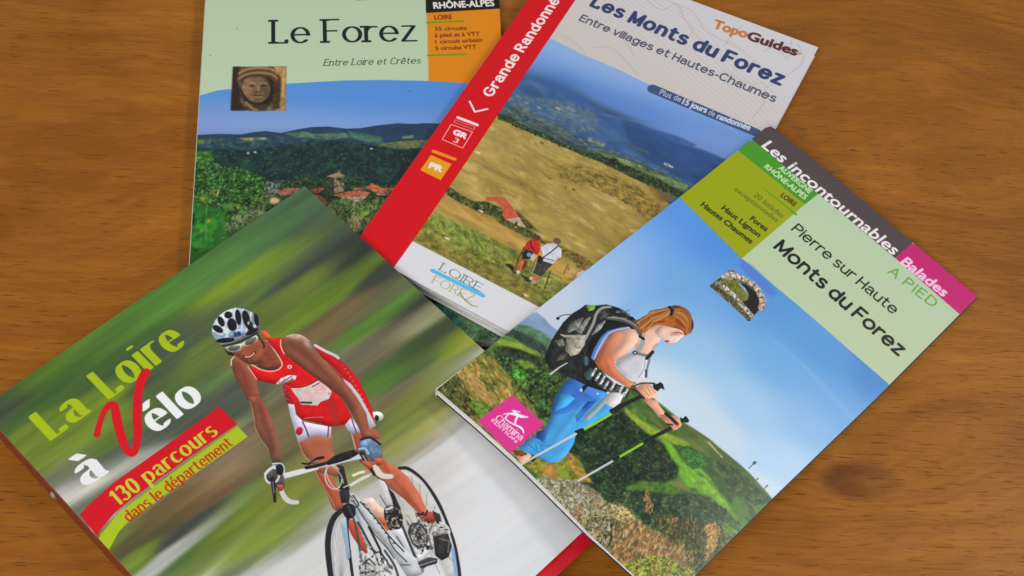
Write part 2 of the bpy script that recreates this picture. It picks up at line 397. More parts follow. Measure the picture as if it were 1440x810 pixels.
# ================================================================== cover 1: pale green walking guide
A = make_print('forez', [(260, 481.5), (728, 480), (697.5, -80), (294.5, -83)], hf_forez)
def art_forez(b):
    b.splats([(440, 120, 400, 40, 0, (86, 142, 212)), (400, 180, 400, 25, 0, (134, 160, 212)), (600, 130, 120, 40, 0, (80, 138, 214)),
              (300, 170, 60, 20, 0, (124, 150, 206)), (450, 210, 300, 18, 0, (38, 66, 72)), (450, 240, 300, 18, 0, (26, 46, 48)),
              (580, 250, 100, 25, 0, (28, 50, 46)), (300, 250, 30, 30, 0, (35, 75, 25)), (500, 300, 200, 20, 0, (80, 100, 50)),
              (620, 440, 160, 60, 0, (50, 78, 42)), (300, 420, 80, 80, 0, (38, 80, 26))])
    P = lambda *p: z2(240, 160, 4.5, *p)
    P2 = lambda *p: z2(480, 150, 4.5, *p)
    far = P(140, 150, 170, 135, 300, 128, 440, 132, 520, 118, 600, 110, 700, 122, 800, 100, 900, 84, 1000, 82, 1110, 95, 1200, 92, 1300, 75, 1440, 60, 1500, 58) + \
        P2(350, 108, 470, 110, 520, 105, 700, 110, 1000, 130) + [(740, 260), (250, 260)]
    b.poly(far, (40, 62, 88), n=(.12, 9))
    b.poly(P(720, 125, 850, 112, 900, 130, 1110, 120, 1130, 150, 1000, 165, 800, 150), (88, 118, 92), soft=2, n=(.3, 5))
    b.poly(P(430, 155, 600, 150, 620, 165, 480, 178), (150, 150, 95), soft=1, n=(.3, 5))
    b.poly(P(1120, 110, 1340, 150, 1330, 190, 1260, 185, 1130, 150), (70, 108, 90), soft=2, n=(.3, 5))
    b.poly(P2(200, 240, 420, 215, 560, 210, 520, 260, 380, 275, 250, 265), (100, 112, 72), soft=1, n=(.35, 5))
    b.poly(P2(380, 190, 460, 180, 455, 200, 390, 205), (105, 130, 90), soft=1)
    b.poly(P(140, 160, 330, 150, 400, 175, 700, 160, 800, 190, 700, 220, 500, 230, 330, 215, 140, 210), (38, 66, 84), soft=3, n=(.35, 6), mix=((62, 92, 72), 7, .6))
    b.poly(P(140, 215, 500, 235, 720, 200, 900, 172, 1100, 175, 1300, 200, 1440, 225, 1700, 220, 1700, 480, 140, 480), (25, 44, 46), soft=2, n=(.3, 4), mix=((36, 68, 58), 9, .56))
    b.scatter(P(140, 240, 500, 255, 720, 225, 900, 195, 1100, 195, 1440, 240, 1600, 420, 1000, 395, 600, 410, 300, 330), 90, 4.5, [(18, 34, 36), (40, 66, 56), (24, 42, 44), (34, 56, 46)], 1.6, 0, 20, .4, 61)
    b.scatter(P(140, 225, 500, 240, 720, 210, 900, 182, 1100, 185, 1300, 210, 1700, 230, 1700, 470, 1000, 400, 600, 420, 300, 330, 140, 230), 900, 1.5, [(22, 40, 42), (30, 54, 50), (36, 66, 56), (26, 46, 52), (44, 74, 60)], 1.5, 0, 30, .6, 3, (.2, -.4, 1.25))
    b.scatter(P(140, 170, 330, 150, 500, 160, 720, 140, 900, 140, 1100, 150, 1340, 170, 1440, 190, 1440, 210, 900, 170, 500, 220, 140, 210), 160, 1.4, [(52, 78, 84), (70, 98, 88), (40, 66, 80)], 2.6, 0, 12, .5, 4)
    for x, y in ((490, 250), (535, 244), (1270, 222)): b.oval(*P(x, y)[0], 2, 1.4, 0, (190, 185, 170), soft=1)
    b.poly(P(600, 430, 760, 415, 900, 405, 1000, 410, 1200, 400, 1240, 440, 1440, 450, 1700, 470, 1700, 620, 600, 620), (40, 62, 36), soft=1, n=(.9, 2.2))
    # village
    for q, c in (((650, 490, 720, 470, 815, 470, 830, 490, 790, 510, 700, 520), (146, 92, 74)), ((880, 480, 950, 465, 980, 470, 940, 500, 890, 500), (150, 84, 64)),
                 ((900, 505, 950, 520, 1010, 575, 960, 570), (160, 84, 58)), ((1030, 515, 1100, 495, 1200, 485, 1260, 500, 1240, 525, 1080, 530), (168, 92, 66)),
                 ((1080, 530, 1240, 525, 1200, 560, 1100, 560), (150, 140, 122)), ((1230, 470, 1275, 440, 1340, 470, 1390, 500, 1300, 500), (172, 98, 70)),
                 ((1150, 470, 1230, 465, 1230, 480, 1160, 482), (150, 92, 70)), ((1300, 500, 1380, 500, 1370, 520, 1300, 515), (120, 105, 90)), ((1340, 470, 1440, 468, 1440, 490, 1390, 495), (158, 88, 64))):
        b.poly(P(*q), c, n=(.5, 2))
    b.poly(P(985, 400, 1035, 405, 1035, 505, 980, 505), (62, 56, 48), n=(.2, 2)); b.poly(P(1035, 405, 1098, 400, 1095, 490, 1035, 505), (134, 118, 96), n=(.4, 2))
    b.poly(P(985, 397, 1060, 370, 1105, 395, 1040, 405), (150, 130, 98)); b.poly(P(1060, 372, 1066, 352, 1072, 374), (150, 120, 90))
    b.poly(P(1055, 405, 1080, 404, 1078, 425, 1058, 425), (70, 60, 50))
    b.poly(P(1000, 560, 1100, 530, 1180, 560, 1440, 520, 1640, 500, 1640, 810, 1000, 810), (96, 108, 62), soft=2, n=(.8, 2.5), mix=((60, 88, 40), 6, .55))
    b.oval(*P(1225, 630)[0], 5, 4, 0, (120, 160, 40), soft=2); b.oval(*P(1165, 700)[0], 9, 12, 20, (165, 150, 92), soft=3, n=(.8, 2))
    b.poly([(598, 425), (700, 440), (735, 490), (600, 490)], (96, 138, 100), n=(.35, 5), mix=[((64, 96, 76), 9, .58), ((140, 156, 110), 6, .66)])
    b.poly([(610, 428), (640, 440), (652, 458), (640, 462), (618, 440)], (60, 130, 110), soft=2, n=(.6, 4))
    b.scatter(P(600, 430, 760, 418, 900, 410, 1000, 412, 1200, 402, 1240, 445, 1100, 470, 980, 470, 860, 450, 640, 490), 140, 1.7, [(34, 56, 34), (48, 72, 44), (62, 84, 58), (26, 42, 30)], 1.2, 0, 30, .8, 5, (.2, -.5, 1.3))
    b.scatter(P(1000, 560, 1100, 530, 1180, 560, 1440, 520, 1640, 500, 1640, 700, 1300, 800, 1000, 700), 380, 1.1, [(120, 132, 84), (84, 104, 56), (150, 154, 110), (60, 84, 44)], 2.6, -70, 30, .7, 6)
    # bushes at the left
    b.poly(P(130, 300, 180, 250, 230, 240, 300, 330, 420, 340, 520, 370, 600, 410, 600, 480, 640, 540, 560, 620, 420, 700, 320, 830, 120, 830), (46, 88, 34), smooth=True, soft=2, n=(.7, 2.4), mix=[((26, 50, 22), 7, .56), ((90, 140, 60), 3, .72)])
    b.poly(P(160, 240, 250, 235, 270, 290, 170, 300), (60, 116, 32), soft=4); b.poly(P(170, 165, 215, 165, 210, 190, 170, 190), (96, 130, 50), soft=2)
    b.poly(P(240, 300, 330, 340, 300, 420, 230, 400), (70, 100, 90), soft=4, n=(1, 2), a=.6)
    b.poly(P(600, 430, 700, 440, 640, 540, 600, 500), (92, 104, 98), soft=2, n=(1.1, 1.8))
    b.poly(P(120, 600, 210, 590, 340, 640, 330, 830, 110, 830), (36, 98, 34), smooth=True, soft=8, mix=((50, 125, 36), 12, .5))
    b.poly(P(440, 520, 520, 520, 540, 590, 450, 590), (30, 34, 28), soft=3, n=(.8, 2)); b.poly(P(400, 640, 560, 600, 500, 680, 400, 740), (100, 120, 78), soft=3, n=(1.1, 2))
    b.poly(P(130, 620, 160, 640, 150, 700, 130, 720), (14, 30, 14), soft=2)
    for x, y, rx, ry, a, c in ((278, 495, 8, 4.5, 10, (214, 186, 120)), (215, 537, 7, 4, 10, (150, 165, 50)), (555, 550, 7, 4, 0, (150, 155, 60)), (655, 550, 8, 4.5, 0, (212, 176, 128)),
                               (405, 587, 6, 4, 10, (170, 160, 50)), (262, 668, 9, 4, -30, (150, 155, 60)), (480, 487, 3, 3, 0, (160, 180, 110)), (195, 752, 4, 4, 0, (140, 160, 60)), (565, 625, 5, 3, 0, (150, 155, 90)), (350, 580, 4, 3, 0, (110, 150, 60))):
        b.oval(*P(x, y)[0], rx, ry, a, c, soft=3)
    b.scatter(P(160, 320, 230, 260, 300, 345, 420, 355, 560, 400, 590, 480, 540, 580, 330, 600, 180, 560), 46, 4.2, [(24, 48, 22), (76, 126, 52), (30, 60, 28), (60, 108, 42)], 1.4, -30, 50, .45, 62)
    b.scatter(P(150, 300, 180, 250, 230, 240, 300, 330, 420, 345, 520, 370, 600, 410, 600, 480, 560, 600, 420, 640, 330, 600, 180, 560), 700, 1.3, [(52, 98, 36), (74, 124, 48), (34, 66, 28), (98, 146, 66), (28, 48, 26)], 1.7, -30, 60, .8, 7)
    b.scatter(P(400, 640, 560, 560, 600, 470, 680, 470, 600, 600, 500, 690, 380, 760, 320, 800, 330, 700), 240, 1.1, [(96, 116, 78), (60, 80, 44), (130, 140, 104), (40, 56, 34)], 2.0, -60, 50, .7, 8)
    b.scatter(P(130, 600, 300, 620, 330, 830, 110, 830), 60, 3.4, [(38, 116, 34), (54, 132, 40), (26, 84, 28)], 1.8, -50, 60, .6, 9)
    b.stroke(P(230, 560, 225, 700, 225, 800), .8, (120, 160, 120), a=.6)
    # title panels
    top = [(270, 137)] + z2(240, 0, 4.5, 187, 605, 300, 572, 735, 530, 1100, 510) + [(540, 112.5), (602.5, 114), (662, 117.2), (735, 122)]
    b.poly(top + [(735, -90), (270, -90)], (182, 204, 172), grad=(450, 110, 450, -60, (178, 198, 168)))
    b.poly([(603, 114), (662, 117.2), (735, 122), (735, -90), (597, -90)], (218, 132, 12))
    b.poly([(599.2, 18.4), (735, 10.3), (735, -90), (596, -90)], (22, 20, 20))
    b.poly([(501, .8), (598.6, -4), (598.6, -10), (501, -6)], (70, 140, 84))
    b.nib('Le Forez', (381.5, 61.8), (588, 58.4), (382, 28.2), (20, 28, 28), rx=.076, ry=.03, serif=.12, xh=.66, gap=.06, space=.42)
    b.nib('Entre Loire et Crêtes', (454.6, 92.8), (591, 89.6), (455.2, 83.4), (40, 52, 46), rx=.06, ry=.04, serif=.07, shear=.25, xh=.66, gap=.12, space=.42)
    b.text('RHÔNE-ALPES', (610.2, 12.4), (695, 8.4), (610, 3.6), (232, 228, 222), bold=.05)
    b.text('LOIRE', (611.2, 28), (635.6, 27), (611.2, 21.6), (92, 42, 12), bold=.025)
    b.stroke([(601, 32), (652, 29.8)], 2.8, (110, 144, 30)); b.stroke([(602, 78.2), (654.4, 76.4)], 2.8, (110, 144, 30))
    for t, p, q, r in (('35 circuits', (611.6, 43.4), (656.2, 42), (611.5, 38.2)), ('à pied et à VTT', (611.7, 52.6), (674.9, 50.2), (611.7, 47.2)),
                       ('1 circuit urbain', (612.4, 61.6), (677.6, 58.7), (612.3, 56.4)), ('5 circuits VTT', (612.6, 70.8), (670, 68.4), (612.5, 65.6))):
        b.text(t, p, q, r, (104, 48, 10), bold=.035)
    b.oval(333.3, 40.3, .8, .8, 0, (90, 110, 100)); b.oval(295.8, 78, .8, .8, 0, (90, 110, 100)); b.oval(576, 128, 1, 1, 0, (60, 90, 150))
    # small picture of a stone head
    Q = lambda *p: z2(240, 0, 4.5, *p)
    b.poly(Q(395, 423, 733, 421, 727, 702, 380, 700), (92, 74, 50), n=(.5, 5))
    b.poly(Q(395, 423, 440, 423, 420, 500, 440, 560, 440, 640, 480, 700, 380, 700), (48, 34, 26), soft=2)
    b.poly(Q(640, 424, 733, 421, 727, 702, 665, 702, 690, 600, 695, 500), (176, 134, 86), soft=2, n=(.3, 4)); b.poly(Q(610, 424, 650, 424, 700, 500, 690, 690, 650, 690, 640, 560), (70, 52, 36), soft=2, n=(.4, 4))
    b.poly(Q(455, 480, 520, 465, 600, 475, 640, 500, 655, 560, 640, 640, 600, 680, 540, 690, 480, 660, 450, 590), (40, 30, 22), smooth=True, soft=2)
    b.poly(Q(450, 545, 470, 500, 530, 485, 600, 495, 628, 540, 625, 600, 590, 640, 545, 652, 500, 635, 460, 590), (132, 104, 72), smooth=True, soft=1, n=(.25, 5), grad=(352, 120, 378, 124, (92, 72, 50)))
    for i, (y, c) in enumerate(((438, (158, 126, 84)), (455, (92, 70, 46)), (470, (150, 118, 78)), (488, (84, 62, 42)))):
        b.stroke(Q(435, y + 28, 480, y + 3, 560, y - 8, 640, y + 2, 670, y + 30), 3.4, c, smooth=True, soft=1)
    for x in (515, 588): b.oval(*Q(x, 545)[0], 4.2, 1.8, 0, (66, 50, 36), soft=1); b.stroke(Q(x - 25, 532, x, 524, x + 22, 532), 1.3, (160, 128, 88), smooth=True)
    b.stroke(Q(552, 545, 556, 575), 3, (150, 118, 80), soft=1); b.stroke(Q(535, 582, 570, 584), 1.4, (70, 52, 38)); b.stroke(Q(528, 603, 552, 606, 575, 604), 2, (74, 54, 40), soft=1); b.stroke(Q(530, 614, 552, 618, 572, 614), 1.5, (150, 118, 82))
    b.poly(Q(470, 640, 540, 668, 620, 660, 600, 702, 500, 702), (70, 52, 38), soft=2); b.stroke(Q(475, 650, 520, 690, 545, 700), 4, (140, 106, 70), soft=1)
art_forez(A)

# ================================================================== cover 2: red banded long-distance guide
B = make_print('topo', [(496.5, 347.7), (886.3, 559.2), (1150.8, 66.7), (790.5, -66.5)], hf_topo)
def art_topo(b):
    b.splats([(800, 80, 120, 14, 22, (150, 180, 222)), (920, 125, 120, 12, 22, (140, 175, 225)), (830, 105, 120, 16, 22, (112, 152, 212)), (940, 155, 120, 18, 22, (104, 146, 212)),
              (870, 140, 120, 10, 22, (84, 126, 196)), (1020, 200, 50, 14, 22, (120, 150, 208)), (760, 80, 30, 20, 22, (120, 160, 220)),
              (770, 130, 40, 25, 22, (50, 84, 140)), (1000, 210, 60, 10, 22, (110, 140, 200)), (985, 185, 50, 14, 22, (116, 152, 214)),
              (800, 160, 60, 20, 25, (74, 92, 100)), (880, 200, 90, 20, 25, (38, 66, 108)), (960, 230, 80, 20, 25, (38, 66, 116)), (900, 235, 90, 12, 25, (62, 84, 88)), (980, 260, 60, 12, 25, (70, 90, 80)),
              (760, 230, 120, 50, 28, (166, 134, 56)), (850, 290, 120, 50, 28, (156, 126, 48)), (700, 200, 60, 40, 28, (172, 142, 64)), (900, 330, 90, 50, 28, (160, 130, 50)),
              (660, 250, 40, 30, 28, (176, 146, 66)), (650, 360, 60, 20, 28, (112, 118, 44)), (720, 390, 60, 20, 28, (124, 122, 46)), (620, 320, 30, 20, 28, (120, 134, 60)), (790, 420, 50, 20, 28, (130, 122, 46)), (840, 390, 40, 30, 28, (160, 132, 56))])
    P = lambda *p: z2(720, 130, 4.5, *p)
    Z = lambda *p: z2(780, 0, 3.6, *p)
    ridge = Z(-60, 425, 0, 428, 150, 500, 300, 590, 430, 640, 560, 668, 640, 698, 720, 735) + P(1130, 345, 1200, 362, 1280, 392, 1340, 420, 1450, 475)
    b.poly(ridge + [(1045, 300), (960, 300), (720, 190), (690, 150), (740, 110)], (58, 92, 148), n=(.10, 10, 25, 3), mix=((66, 100, 146), 16, .6, 28, 3), grad=(870, 170, 820, 250, (52, 78, 104)), soft=2)
    b.poly(P(700, 190, 800, 217, 900, 257, 1050, 322, 1200, 365, 1340, 425, 1450, 480, 1200, 600, 1000, 520, 860, 430, 740, 320), (46, 78, 132), soft=4, n=(.12, 8, 28, 3), grad=(930, 200, 900, 250, (46, 74, 112)))
    b.stroke(P(560, 135, 800, 190, 1000, 262), 1.6, (140, 172, 222), soft=3, a=.4, smooth=True)
    b.poly(P(-60, 30, 60, 20, 200, 40, 380, 70, 520, 130, 550, 200, 500, 260, 330, 260, 200, 200, 60, 130), (96, 116, 126), soft=6, n=(.2, 5, 25, 2), mix=((70, 98, 132), 9, .5, 25, 2), a=.7)
    b.scatter(P(-60, 30, 60, 20, 200, 40, 380, 70, 520, 130, 550, 200, 500, 260, 330, 260, 200, 200, 60, 130), 230, 1.2, [(126, 132, 120), (104, 120, 114), (86, 108, 118), (140, 142, 128), (78, 102, 122)], 2.6, 27, 14, .42, 11)
    b.poly(P(-60, 90, 60, 100, 200, 170, 300, 210, 430, 290, 380, 300, 240, 250, 100, 220, -60, 160), (84, 100, 94), soft=4, n=(.3, 4, 28, 3), mix=((50, 70, 78), 8, .5, 25, 2), a=.8)
    b.scatter(P(-60, 90, 60, 100, 200, 170, 300, 210, 430, 290, 620, 350, 860, 430, 1080, 560, 1080, 620, 700, 440, 380, 320, 100, 220, -60, 160), 330, 1.2, [(104, 114, 94), (70, 88, 84), (56, 74, 78), (120, 126, 104)], 2.8, 28, 12, .55, 12)
    b.poly(P(480, 280, 600, 330, 560, 345, 480, 305), (110, 120, 110), soft=2, n=(.6, 4)); b.poly(P(700, 310, 860, 370, 880, 400, 760, 350), (72, 90, 96), soft=3)
    b.poly(P(-60, 175, 200, 215, 430, 340, 560, 360, 760, 430, 900, 490, 1100, 580, 1200, 640, 1100, 700, 900, 600, 600, 450, 300, 300, -60, 220), (66, 84, 78), soft=3, n=(.6, 5, 28, 2))
    b.poly(P(540, 370, 640, 400, 800, 455, 940, 520, 1120, 590, 1100, 625, 940, 560, 760, 490, 600, 420), (96, 118, 72), soft=2, n=(.5, 4, 28, 3))
    for x, y, r in ((735, 437, 5), (810, 468, 4), (985, 460, 8), (290, 100, 6), (170, 95, 4), (1010, 470, 5), (700, 425, 3), (330, 110, 5)):
        b.oval(*P(x, y)[0], r * .75, r * .25, 25, (176, 160, 150), soft=1, n=(.8, 2))
    # meadow
    mead = [(680, 148), (700, 160)] + P(0, 190, 100, 235, 200, 280, 330, 345, 430, 380, 600, 450, 760, 540, 900, 600, 960, 680) + [(960, 300), (830, 420), (590, 400), (580, 300)]
    b.poly(mead, (170, 146, 78), grad=(740, 170, 830, 380, (158, 136, 66)), n=(.16, 8, 28, 3), mix=[((154, 130, 62), 16, .6, 28, 3), ((184, 160, 96), 12, .68, 30, 3)])
    b.poly(P(240, 470, 400, 450, 640, 520, 800, 600, 930, 700, 960, 760, 900, 830, 700, 690, 500, 600, 320, 560), (132, 108, 44), soft=5, n=(.7, 3.2, 28, 2), mix=((104, 92, 42), 8, .52), a=.8)
    b.poly(P(850, 575, 920, 606, 1030, 660, 1000, 690, 940, 700, 890, 640), (122, 88, 40), soft=4, a=.8)
    b.poly(P(0, 180, 200, 262, 430, 365, 560, 400, 700, 450, 900, 540, 1080, 630, 1050, 665, 960, 610, 860, 585, 740, 530, 640, 480, 500, 415, 430, 392, 200, 292, 0, 205), (44, 58, 34), soft=1, n=(.9, 3))
    b.poly(P(-90, 130, 0, 160, 60, 210, 0, 200, -90, 170), (52, 64, 34), soft=1, n=(.9, 3))
    b.poly(P(620, 420, 660, 420, 690, 480, 640, 470), (24, 36, 22), soft=1); b.poly(P(840, 540, 940, 550, 960, 600, 860, 590), (40, 54, 28), soft=1, n=(.6, 3))
    b.scatter(P(0, 200, 200, 290, 430, 395, 700, 500, 930, 640, 900, 780, 700, 900, 300, 800, -90, 500), 900, 1.0, [(178, 154, 88), (154, 132, 66), (184, 162, 98), (144, 124, 58), (166, 142, 74)], 3.6, 30, 14, .30, 13)
    b.scatter(P(240, 470, 400, 450, 640, 520, 800, 600, 930, 700, 900, 800, 700, 690, 500, 600, 320, 560), 320, .9, [(128, 108, 52), (146, 126, 66), (110, 96, 46), (162, 142, 84)], 1.6, 28, 30, .45, 14)
    b.scatter(P(0, 180, 200, 265, 430, 368, 560, 402, 700, 452, 900, 545, 1080, 632, 1050, 662, 860, 582, 640, 478, 430, 390, 200, 290, 0, 205), 260, 1.5, [(38, 54, 32), (56, 72, 42), (28, 40, 28), (70, 86, 54)], 1.2, 28, 30, .85, 15, (.3, -.5, 1.3))
    for x, y, w in ((190, 320, 14), (390, 615, 16), (340, 600, 8), (240, 545, 8), (60, 230, 16), (60, 580, 10), (300, 340, 8), (700, 685, 12), (720, 700, 14), (920, 745, 10)):
        b.oval(*P(x, y)[0], w / 4.5, 1.1, 28, (84, 70, 34), soft=1, n=(.8, 2))
    S = lambda *p: z2(480, 150, 4.5, *p)
    b.stroke(S(820, 330, 950, 400, 1080, 460, 1200, 520, 1350, 600), [1, 3, 4, 3, 1], (128, 104, 46), soft=4, smooth=True, a=.8)
    b.stroke(S(1150, 250, 1300, 330, 1440, 420), [2, 4, 2], (136, 110, 46), soft=4, a=.7)
    # hedge, path and grass
    T = lambda *p: z2(540, 300, 4.5, *p)
    b.poly(S(600, 610, 700, 540, 800, 590, 1000, 700, 1250, 830) + T(900, 190, 1000, 240, 1150, 330, 1330, 400, 1200, 520, 950, 340, 850, 250, 700, 150, 400, -20), (186, 148, 76), soft=2, n=(.2, 10, 30, 5), mix=((168, 132, 62), 8, .6, 30, 4))
    b.poly(T(190, 170, 270, 30, 330, -10, 420, 60, 600, 110, 700, 170, 850, 240, 950, 320, 1150, 420, 1330, 500, 960, 620, 600, 400), (130, 132, 58), soft=3, n=(.45, 4, 30, 2), mix=[((100, 112, 40), 9, .55, 30, 2), ((160, 150, 84), 5, .68)])
    b.poly(T(270, 40, 360, 10, 560, 110, 700, 230, 640, 260, 420, 150), (116, 134, 56), soft=5, n=(.6, 3, 60, 3), a=.8)
    b.poly(T(190, 175, 600, 400, 950, 590, 1030, 550, 900, 420, 600, 300, 260, 130), (120, 108, 48), soft=4, n=(.5, 4, 28, 2), a=.8)
    b.scatter(T(190, 172, 330, -5, 420, 60, 700, 172, 950, 325, 1150, 425, 1300, 480, 960, 600, 600, 395), 900, .9, [(126, 134, 60), (104, 116, 44), (150, 146, 82), (140, 140, 62), (92, 98, 38)], 1.9, 60, 50, .55, 16)
    b.poly(T(1150, 330, 1330, 380, 1250, 480, 1150, 440), (176, 146, 80), soft=4, n=(.3, 5))
    b.poly(S(655, 515, 690, 510, 760, 560, 840, 600, 920, 600, 1030, 650, 1030, 700, 960, 695, 870, 665, 760, 615, 670, 560), (54, 64, 30), soft=1, n=(.8, 3), mix=((90, 96, 50), 5, .55))
    b.poly(S(1110, 660, 1180, 720, 1260, 800) + T(900, 90, 960, 130, 1020, 180, 1100, 230, 900, 150, 780, 80, 700, 20), (70, 74, 32), soft=2, n=(.7, 3))
    b.poly(T(640, -10, 760, 60, 880, 100, 930, 150, 840, 120, 740, 70), (74, 84, 34), soft=2, n=(.6, 3))
    b.poly(T(1000, 160, 1100, 200, 1280, 280, 1330, 330, 1240, 330, 1080, 240), (112, 92, 42), soft=2, n=(.7, 3))
    b.poly(S(915, 572, 1030, 573, 1080, 630, 1125, 700, 1045, 712, 1018, 690, 1030, 640, 985, 600, 925, 598), (196, 84, 62), n=(.15, 4)); b.poly(S(1018, 700, 1045, 712, 1125, 700, 1170, 768, 1110, 750), (186, 160, 140), n=(.2, 4))
    b.poly(S(1100, 728, 1116, 730, 1114, 752, 1098, 748), (80, 60, 46)); b.oval(*S(1104, 762)[0], 2, 1.2, 0, (170, 150, 60))
    for p in (S(865, 292)[0], S(885, 662)[0], T(400, 160)[0], T(900, 520)[0]): b.oval(*p, 4, 1.4, 28, (220, 210, 186), soft=1)
    # the two walkers and a third at the edge
    b.poly(T(765, 320, 800, 320, 850, 375, 830, 385), (40, 36, 24), soft=1); b.poly(T(860, 385, 900, 400, 950, 440, 900, 430), (48, 42, 26), soft=1)
    b.poly(T(870, 270, 905, 290, 880, 345, 855, 380, 820, 360, 850, 310), (176, 96, 54), n=(.4, 4)); b.poly(T(890, 300, 910, 300, 905, 330, 880, 360, 870, 350), (110, 52, 30))
    b.poly(T(880, 235, 900, 190, 930, 165, 985, 170, 990, 220, 975, 265, 940, 255, 900, 245), (192, 44, 36), n=(.3, 4)); b.oval(*T(970, 155)[0], 4.6, 4, 0, (96, 54, 34)); b.stroke(T(925, 175, 935, 215, 960, 245), 1.6, (60, 24, 22))
    b.poly(T(870, 250, 900, 232, 940, 240, 945, 270, 920, 290, 880, 290), (30, 36, 36)); b.oval(*T(918, 262)[0], 3.4, 3.2, 0, (90, 150, 160)); b.oval(*T(945, 280)[0], 4, 5, 0, (190, 180, 160), soft=1)
    b.stroke(T(885, 215, 850, 290, 830, 350), 1.2, (60, 50, 34)); b.oval(*T(850, 372)[0], 3, 2.6, 0, (206, 190, 180)); b.oval(*T(828, 360)[0], 2, 2.4, 0, (130, 80, 60))
    b.stroke(T(935, 310, 920, 350, 900, 385), 1, (70, 80, 40)); b.stroke(T(960, 290, 940, 340, 925, 370), 1, (60, 66, 36))
    b.poly(T(965, 375, 1000, 380, 980, 420, 945, 440, 930, 425), (180, 106, 72)); b.oval(*T(932, 412)[0], 2.8, 2.8, 0, (190, 176, 160)); b.oval(*T(948, 436)[0], 3.6, 2.6, 0, (160, 150, 140))
    b.poly(T(975, 265, 1075, 320, 1040, 350, 1000, 400, 980, 395, 945, 375, 965, 320), (66, 60, 62), n=(.4, 4)); b.stroke(T(1010, 325, 990, 390), 1, (40, 36, 38))
    b.poly(T(990, 215, 1040, 190, 1085, 190, 1125, 230, 1122, 280, 1100, 285, 1070, 322, 1000, 300, 1005, 260), (204, 206, 216), n=(.12, 5)); b.stroke(T(1100, 210, 1050, 250, 1010, 278), 1.5, (40, 40, 48)); b.stroke(T(1000, 280, 1075, 300), 1, (60, 60, 70))
    b.poly(T(985, 265, 1010, 285, 1000, 320, 968, 310), (36, 34, 38)); b.oval(*T(1095, 175)[0], 5.6, 4.4, 15, (110, 82, 62)); b.oval(*T(1107, 292)[0], 2.4, 2, 0, (176, 110, 80))
    b.stroke(T(1055, 365, 1035, 425, 1015, 480), 1.3, (44, 44, 30)); b.stroke(T(1165, 325, 1135, 385), 1, (90, 84, 44))
    b.poly(T(1225, 380, 1260, 360, 1275, 370, 1215, 410), (214, 206, 204)); b.oval(*T(1262, 348)[0], 3, 2.4, 0, (140, 92, 60)); b.oval(*T(1250, 325)[0], 8, 4, -20, (110, 92, 50), soft=2, n=(.8, 2))
    # title panel with contour map
    low = Z(-200, 120, 0, 205, 150, 280, 330, 355, 470, 425, 560, 462, 760, 560, 900, 640, 1005, 690, 1070, 712, 1250, 780)
    tp = low + [(1180, 180), (1175, 20), (900, -120), (700, -120)]
    b.poly(tp, (206, 204, 208), grad=(960, 30, 900, 130, (200, 192, 186)))
    b.set_clip(tp)
    for k in range(-6, 26):       # contour lines running down the slope of the map
        pts = []
        for i in range(12):
            x = -60 + i * 115
            pts += [x, -330 + x * .86 + k * 27 + 22 * math.sin(i * .8 + k * .16) + 12 * math.sin(i * 1.9 + k * .4)]
        b.stroke(Z(*pts), .8, (196, 172, 162) if k % 4 else (184, 158, 148), smooth=True, a=.55 * min(1, max(.1, (19 - k) / 16)))
    for q in ((450, -10, 540, 50, 620, 20, 660, 100, 700, 160), (560, 0, 700, 60, 760, 150, 860, 210, 960, 260), (1060, 260, 1120, 240, 1180, 300, 1200, 200), (950, 130, 900, 180, 860, 230), (1230, 220, 1260, 300, 1210, 360, 1080, 440),
              (180, 100, 250, 150, 330, 180, 400, 280), (40, 180, 120, 230, 170, 300), (200, 240, 300, 250, 420, 380), (860, 360, 980, 420, 1060, 420), (1070, 430, 1060, 520, 1000, 600)):
        b.stroke(Z(*q), 1.2, (172, 162, 158), smooth=True, soft=1, a=.55)
    for q in ((620, 20, 650, 90, 700, 140, 690, 180), (880, 200, 1000, 300, 1100, 380), (700, 160, 760, 220, 840, 260)): b.stroke(Z(*q), 3.5, (206, 184, 178), smooth=True, soft=3, a=.6)
    b.set_clip(None)
